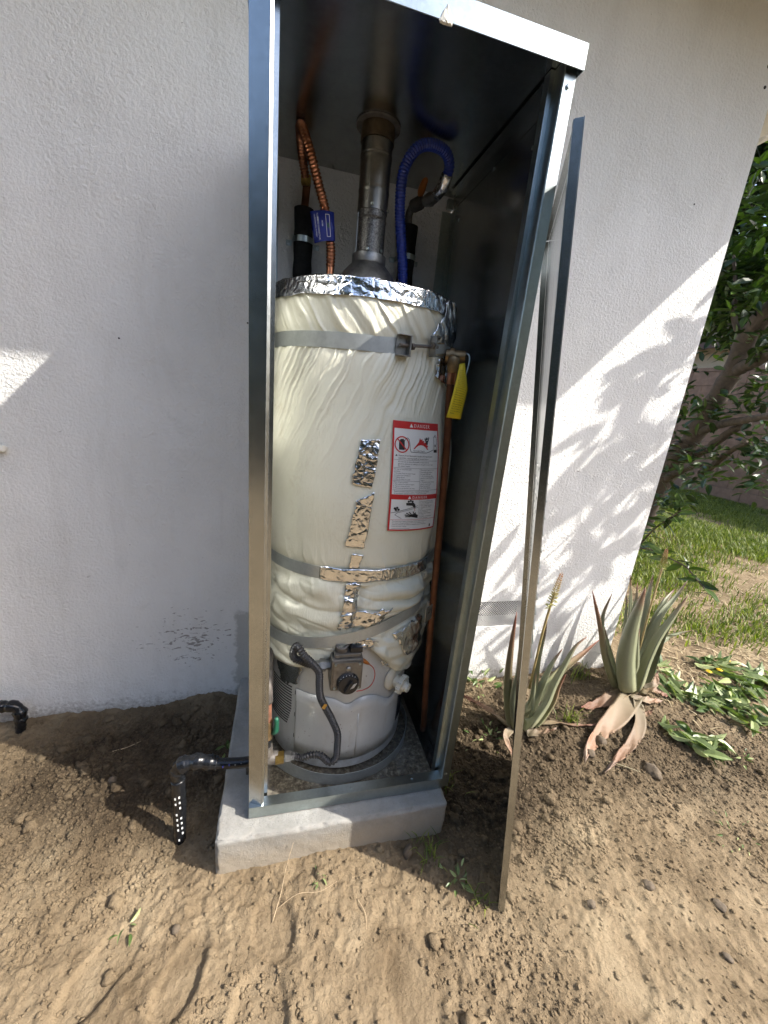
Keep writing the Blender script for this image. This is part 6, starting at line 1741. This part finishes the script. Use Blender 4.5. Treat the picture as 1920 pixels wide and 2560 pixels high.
def aloe(name, label, base, data, stalk, seed):
    t_ = thing(name, label, 'aloe', base)
    # short stem
    mb = MB(); mb.tube([(base[0], base[1], base[2] - .06), (base[0], base[1], base[2] + .03), (base[0] + .005, base[1] + .01, base[2] + .09)], [0.03, 0.034, 0.02], 12); mb.build('stem', 'aloe_d', t_, smooth=True)
    for i, (kind, w, pts) in enumerate(data):
        lying = kind in 'dp' and pts[-1][2] < 0.1
        P_ = [Vector(q) for q in pts]
        if lying:
            P_ = [Vector((q.x, q.y, max(q.z, float(gh(q.x, q.y)) + 0.014))) for q in P_]
        else:
            b_ = Vector(base) + Vector((0, 0, .02)); P_ = [P_[0].lerp(b_, 0.55)] + P_ if (P_[0] - b_).length > .03 else P_
        lf = aloe_leaf(P_, min(w, 0.10), base, kind, t_, 'leaf' if not lying else 'withered_leaf', lying, not lying, seed * 50 + i)
    S = spline(stalk, 30)
    mb = MB(); mb.tube([Vector(stalk[0]) - Vector((0, 0, .12))] + S[:24], [0.0050] * 25, 10); fs_ = mb.build('flower_stalk', 'stalk', t_, smooth=True)
    r_ = random.Random(seed); mb = MB()
    top = spline(stalk[2:], 60)
    for i in range(110):
        f = i / 109; c_ = top[int(f * 59)]; a = i * 2.4
        T = (Vector(stalk[-1]) - Vector(stalk[2])).normalized(); u_ = T.cross(Vector((0, 1, 0))).normalized(); v_ = T.cross(u_)
        rad = 0.011 * (1 - f) ** 0.6 + 0.0015
        o_ = u_ * math.cos(a) + v_ * math.sin(a)
        lift = (0.55 if f > .25 else -0.2 + r_.uniform(-.2, .6))
        d_ = (o_ + T * lift).normalized()
        ln = (0.015 if f < .3 else 0.011 * (1 - f) + .004)
        if f < .28 and r_.random() < .35:
            continue
        p0 = c_ + o_ * 0.003
        mb.tube([p0, p0 + d_ * ln * .5 + o_ * rad * .3, p0 + d_ * ln + o_ * rad * .35], [0.0012, 0.0023, 0.0008], 6, attr=[.2 + .8 * f] * 3)
    mb.build('buds', m_leaf('aloe_buds', [(0.2, (0.30, 0.32, 0.06)), (0.6, (0.32, 0.26, 0.08)), (1.0, (0.40, 0.20, 0.10))]) if 'aloe_buds' not in bpy.data.materials else bpy.data.materials['aloe_buds'], fs_, smooth=True, attr='t')
    return t_
aloe('aloe_plant', 'reddish aloe with a flower spike growing behind the leaning door', (1.075, -0.325, -0.095), ALOE_A, STALK_A, 1)
aloe('aloe_plant', 'larger grey-green aloe with dry drooping leaves at the house corner', (1.80, -0.19, -0.085), ALOE_B, STALK_B, 2)

# ================================================================== CUT BRANCHES ON THE GROUND
cut_v, cut_f, cut_a = leaf_mesh('leaf', 1.0, 0.32, 0.65, 0.30)
cm_ = bpy.data.meshes.new('leaf'); cm_.from_pydata(cut_v, [], cut_f); cm_.materials.append(MAT['cutleaf'])
cr_ = random.Random(21)
def cutting(label, base, heading, n, ln, size, spread=0.06):
    x, y = base; z = float(gh(x, y))
    t_ = thing('leafy_cutting', label, 'cutting', (x, y, z), 'pruned leafy cuttings lying on the ground')
    d = Vector((math.cos(R(heading)), math.sin(R(heading)), 0))
    pts = []
    for k in range(6):
        q = Vector((x, y, 0)) + d * ln * (k / 5 - .5) + Vector((-d.y, d.x, 0)) * 0.02 * math.sin(k * 1.7)
        q.z = float(gh(q.x, q.y)) + 0.014 + 0.012 * math.sin(k)
        pts.append(q)
    S = spline(pts, 16); mb = MB(); mb.tube(S, [0.0035 - .00012 * i for i in range(16)], 7); mb.build('stem', 'stalk', t_, smooth=True)
    for k in range(n):
        p_ = S[cr_.randrange(16)] + Vector((cr_.gauss(0, spread), cr_.gauss(0, spread), 0)) * .5
        p_.z = float(gh(p_.x, p_.y)) + cr_.uniform(0.014, 0.05)
        a = R(heading) + cr_.gauss(0, 1.0); e = cr_.uniform(-0.25, 0.30)
        dd = Vector((math.cos(a) * math.cos(e), math.sin(a) * math.cos(e), math.sin(e)))
        s = size * cr_.uniform(.7, 1.15)
        obj_from(cm_, 'leaf', tuple(p_), t_, frame_from(dd, roll=cr_.choice([0, math.pi]) + cr_.gauss(0, .5)).to_euler(), (s, s, s))
cutting('pale green leafy cutting lying alone on the earth in front of the larger aloe', (1.81, -0.515), -35, 34, 0.18, 0.095)
cutting('leafy cutting lying just right of the larger aloe base', (2.10, -0.30), -20, 60, 0.28, 0.10)
cutting('dense leafy cutting under the dandelions', (2.40, -0.30), 200, 70, 0.34, 0.10)
cutting('leafy cutting at the right edge behind the dandelions', (2.62, -0.16), -30, 70, 0.36, 0.11)
cutting('leafy cutting lying nearest the right edge of the picture', (2.36, -0.47), 150, 30, 0.28, 0.11)
cutting('small bright sprig tucked behind the larger aloe', (2.13, -0.13), 60, 16, 0.12, 0.085)

# dandelions
DLAB = ['leftmost dandelion head over the leafy cuttings', 'middle dandelion head over the leafy cuttings', 'rightmost dandelion head, set furthest back']
for (x, y, z), lb in zip(DAND, DLAB):
    t_ = thing('dandelion', lb, 'flower', (x, y, float(gh(x, y))), 'yellow dandelions')
    mb = MB(); mb.tube(spline([(x + .02, y + .01, float(gh(x, y)) - .01), (x + .01, y, -.10), (x, y, z)], 8), 0.0015, 6); mb.build('stem', 'grass', t_, smooth=True)
    mb = MB()
    for ring, (rad, h, m) in enumerate(((0.017, 0.001, 22), (0.012, 0.004, 16), (0.006, 0.006, 9))):
        for k in range(m):
            a = 2 * math.pi * k / m + ring * .2; c_, s_ = math.cos(a), math.sin(a)
            mb.add([(x, y, z), (x + c_ * rad * .6 - s_ * .0018, y + s_ * rad * .6 + c_ * .0018, z + h + .003), (x + c_ * rad, y + s_ * rad, z + h), (x + c_ * rad * .6 + s_ * .0018, y + s_ * rad * .6 - c_ * .0018, z + h + .003)], [(0, 1, 2, 3)])
    mb.build('petals', 'dandelion', t_, fix=False)

# ================================================================== WEEDS, STONES, TWIGS
wr = random.Random(31)
def weed(label, x, y, n, h, spread, broad=False):
    z = float(gh(x, y)); ls_ = []
    t_ = thing('weed', label, 'weed', (x, y, z), 'weeds sprouting from the earth')
    if broad:
        for k in range(n):
            a = wr.uniform(0, 6.28); r_ = abs(wr.gauss(0, spread)); px, py = x + r_ * math.cos(a), y + r_ * math.sin(a)
            e = wr.uniform(.1, .9); dd = Vector((math.cos(a) * math.cos(e), math.sin(a) * math.cos(e), math.sin(e)))
            s = h * wr.uniform(.5, 1.0)
            obj_from(cm_, 'leaf', (px, py, float(gh(px, py)) + wr.uniform(0, h * .8)), t_, frame_from(dd, roll=wr.gauss(0, .6)).to_euler(), (s, s, s))
    else:
        mb = MB()
        for k in range(n):
            a = wr.uniform(0, 6.28); r_ = abs(wr.gauss(0, spread)); px, py = x + r_ * math.cos(a), y + r_ * math.sin(a); pz = float(gh(px, py)) - .004
            a2 = wr.uniform(0, 6.28); hh = h * wr.uniform(.5, 1.1); ln = wr.uniform(.2, .9)
            S = [Vector((px + math.cos(a2) * hh * ln * f * f, py + math.sin(a2) * hh * ln * f * f, pz + hh * (f - .35 * ln * f * f))) for f in (0, .35, .7, 1)]
            sd = Vector((-math.sin(a2), math.cos(a2), 0)) * wr.uniform(.0012, .0026); vs = []
            for f, q in zip((1, .9, .6, 0.05), S):
                vs += [q - sd * f, q + sd * f]
            mb.add(vs, [(0, 1, 3, 2), (2, 3, 5, 4), (4, 5, 7, 6)], [wr.random()] * 8)
        mb.build('blades', 'grass', t_, attr='rnd', fix=False, kind='stuff')
    return t_
weed('grassy weeds along the foot of the cabinet beside the right post', 0.672, -0.50, 46, 0.075, 0.05)
weed('leafy weeds at the right front corner of the slab', 0.535, -0.715, 40, 0.07, 0.035)
weed('small broad-leaved weed in the shade of the leaning door', 0.60, -0.80, 16, 0.035, 0.03, True)
weed('weeds at the wall foot under the crawl-space vent', 1.03, -0.06, 30, 0.055, 0.07, True)
weed('thin grass tuft between the two aloes', 1.345, -0.335, 34, 0.10, 0.035)
weed('grass tuft at the wall left of the larger aloe', 1.60, -0.075, 40, 0.10, 0.045)
weed('green sprout beside the left edge of the slab', -0.105, -0.27, 8, 0.05, 0.015, True)
weed('tiny sprout in front of the slab', 0.205, -0.735, 7, 0.022, 0.012, True)
weed('two-leaved sprout on the trampled earth at lower left', -0.275, -0.745, 5, 0.035, 0.012, True)
weed('low weeds on the earth behind the leaning door', 0.93, -0.36, 22, 0.03, 0.05, True)
weed('faint weeds on the bare ground at the right', 1.62, -0.86, 18, 0.022, 0.06, True)
weed('small weed right of the lone cutting', 1.98, -0.62, 12, 0.03, 0.04, True)
weed('grass tuft on the shaded earth close to the foot of the leaning door', 0.64, -0.845, 26, 0.05, 0.03)

sr_ = np.random.RandomState(77)
def stone(label, x, y, s, mat='stone'):
    n1 = sr_.rand(len(ICO3_V), 1); V = ICO3_V.copy()
    f = fbm(V[:, 0] * 1.6 + x * 9, V[:, 1] * 1.6 + V[:, 2] * 1.3 + y * 7, 5, 3)
    V = V * (1 + .35 * f[:, None]) * np.array(s)
    a = sr_.rand() * 6.28; c_, s_ = math.cos(a), math.sin(a)
    V = V @ np.array([[c_, -s_, 0], [s_, c_, 0], [0, 0, 1]])
    z = float(gh(x, y))
    mb = MB(); mb.add(V + np.array([x, y, z + s[2] * .45]), [tuple(q) for q in ICO3_F])
    return tag(mb.build('stone', mat, None, smooth=True), label, 'stone', 'loose stones on the earth')
stone('upright brown stone in the weeds at the slab front', 0.470, -0.712, (0.014, 0.013, 0.028))
stone('big clod-like stone below the larger aloe', 1.525, -0.606, (0.036, 0.028, 0.024))
stone('round stone under the peach-coloured dry aloe leaf', 1.40, -0.462, (0.022, 0.02, 0.017))
stone('round stone at the tip of the pale dry aloe leaf', 1.315, -0.50, (0.019, 0.018, 0.015))
stone('dark rounded stone on the sunny earth right of the door foot', 1.164, -0.926, (0.017, 0.014, 0.010))
stone('small dark stone nearest the foot of the leaning door', 0.965, -0.925, (0.013, 0.011, 0.008))
stone('pale stone at the right edge of the trampled earth', 1.335, -1.006, (0.017, 0.015, 0.010))
stone('pale flat pebble at the lower right corner', 1.24, -1.10, (0.012, 0.011, 0.007))
stone('pale pebble left of the slab front', -0.16, -0.775, (0.011, 0.010, 0.008))
stone('small stone on the shaded earth left of the gas pipe', -0.46, -0.33, (0.014, 0.012, 0.009))
stone('small pale stone in the shade left of the slab', -0.20, -0.33, (0.010, 0.009, 0.009))
stone('grey concrete lump at the wall foot left of the larger aloe', 1.64, -0.03, (0.05, 0.03, 0.035))

def twig(label, pts, r, mat='twig'):
    mb = MB(); S = spline(pts, 18); mb.tube(S, [r * (1 - .6 * i / 17) for i in range(18)], 6)
    return tag(mb.build('twig', mat, None, smooth=True), label, 'twig', 'dry twigs')
twig('dry straw stem propped against the slab front', [(0.075, -0.800, float(gh(.075, -.80)) + .003), (0.095, -0.755, -.105), (0.108, -0.715, -.075), (0.128, -0.674, -.040)], 0.0013)
twig('thin root lying in front of the slab', [(0.085, -0.775, float(gh(.085, -.775)) + .004), (0.14, -0.760, float(gh(.14, -.76)) + .006), (0.20, -0.765, float(gh(.2, -.765)) + .004), (0.25, -0.75, float(gh(.25, -.75)) + .003)], 0.0010)
twig('dry curled stem on the shaded earth left of the slab', [(-0.50, -0.22, float(gh(-.5, -.22)) + .003), (-0.46, -0.20, float(gh(-.46, -.2)) + .006), (-0.42, -0.175, float(gh(-.42, -.175)) + .004)], 0.0018)
twig('short reddish dry aloe scrap below the pale leaf', [(1.36, -0.545, float(gh(1.36, -.545)) + .006), (1.41, -0.575, float(gh(1.41, -.575)) + .012), (1.47, -0.60, float(gh(1.47, -.6)) + .004)], 0.004, 'aloe_d')
twig('short broken stick right of the footprints', [(0.30, -0.80, float(gh(.3, -.8)) + .004), (0.315, -0.835, float(gh(.315, -.835)) + .005), (0.312, -0.865, float(gh(.312, -.865)) + .003)], 0.0016)

# ================================================================== HEDGE BEHIND THE PHOTOGRAPHER (mirrored in the steel)
hd = thing('hedge', 'tall dark garden hedge facing the house wall, mirrored in the cabinet steel', 'hedge', (-1.5, -6.4, -0.12))
hr = random.Random(3); ls_ = []
def hedge_top(x):
    return 3.2 + .3 * math.sin(x * 1.3) + 2.3 * (1 - float(sstep(-1.8, 0.6, x)))
for k in range(7200):
    x = hr.uniform(-9, 7); z = hr.uniform(-.1, hedge_top(x)); y = -6.0 + .25 * math.sin(x * 2.1 + z) + hr.gauss(0, .12)
    dd = Vector((hr.uniform(-1, 1), hr.uniform(-.2, 1), hr.uniform(-.8, .5)))
    ls_.append(((x, y, z), frame_from(dd, roll=hr.uniform(-1, 1)), hr.uniform(.18, .34)))
me = foliage_mesh('foliage', ls_); me.materials.append(MAT['leafdark']); o = bpy.data.objects.new('foliage', me); link(o, hd); o['kind'] = 'stuff'
mb = MB()
gxs = np.linspace(-9, 7, 60); gzs = np.linspace(-.3, 2.8, 24)
P = np.array([[(x, -6.25 + .25 * math.sin(x * 2.1 + z), -.3 + (hedge_top(x) + .2) * j / 23) for j, z in enumerate(gzs)] for x in gxs])
mb.grid(P); mb.build('twig_mass', 'leafdark', hd, solid=0.3, fix=False)
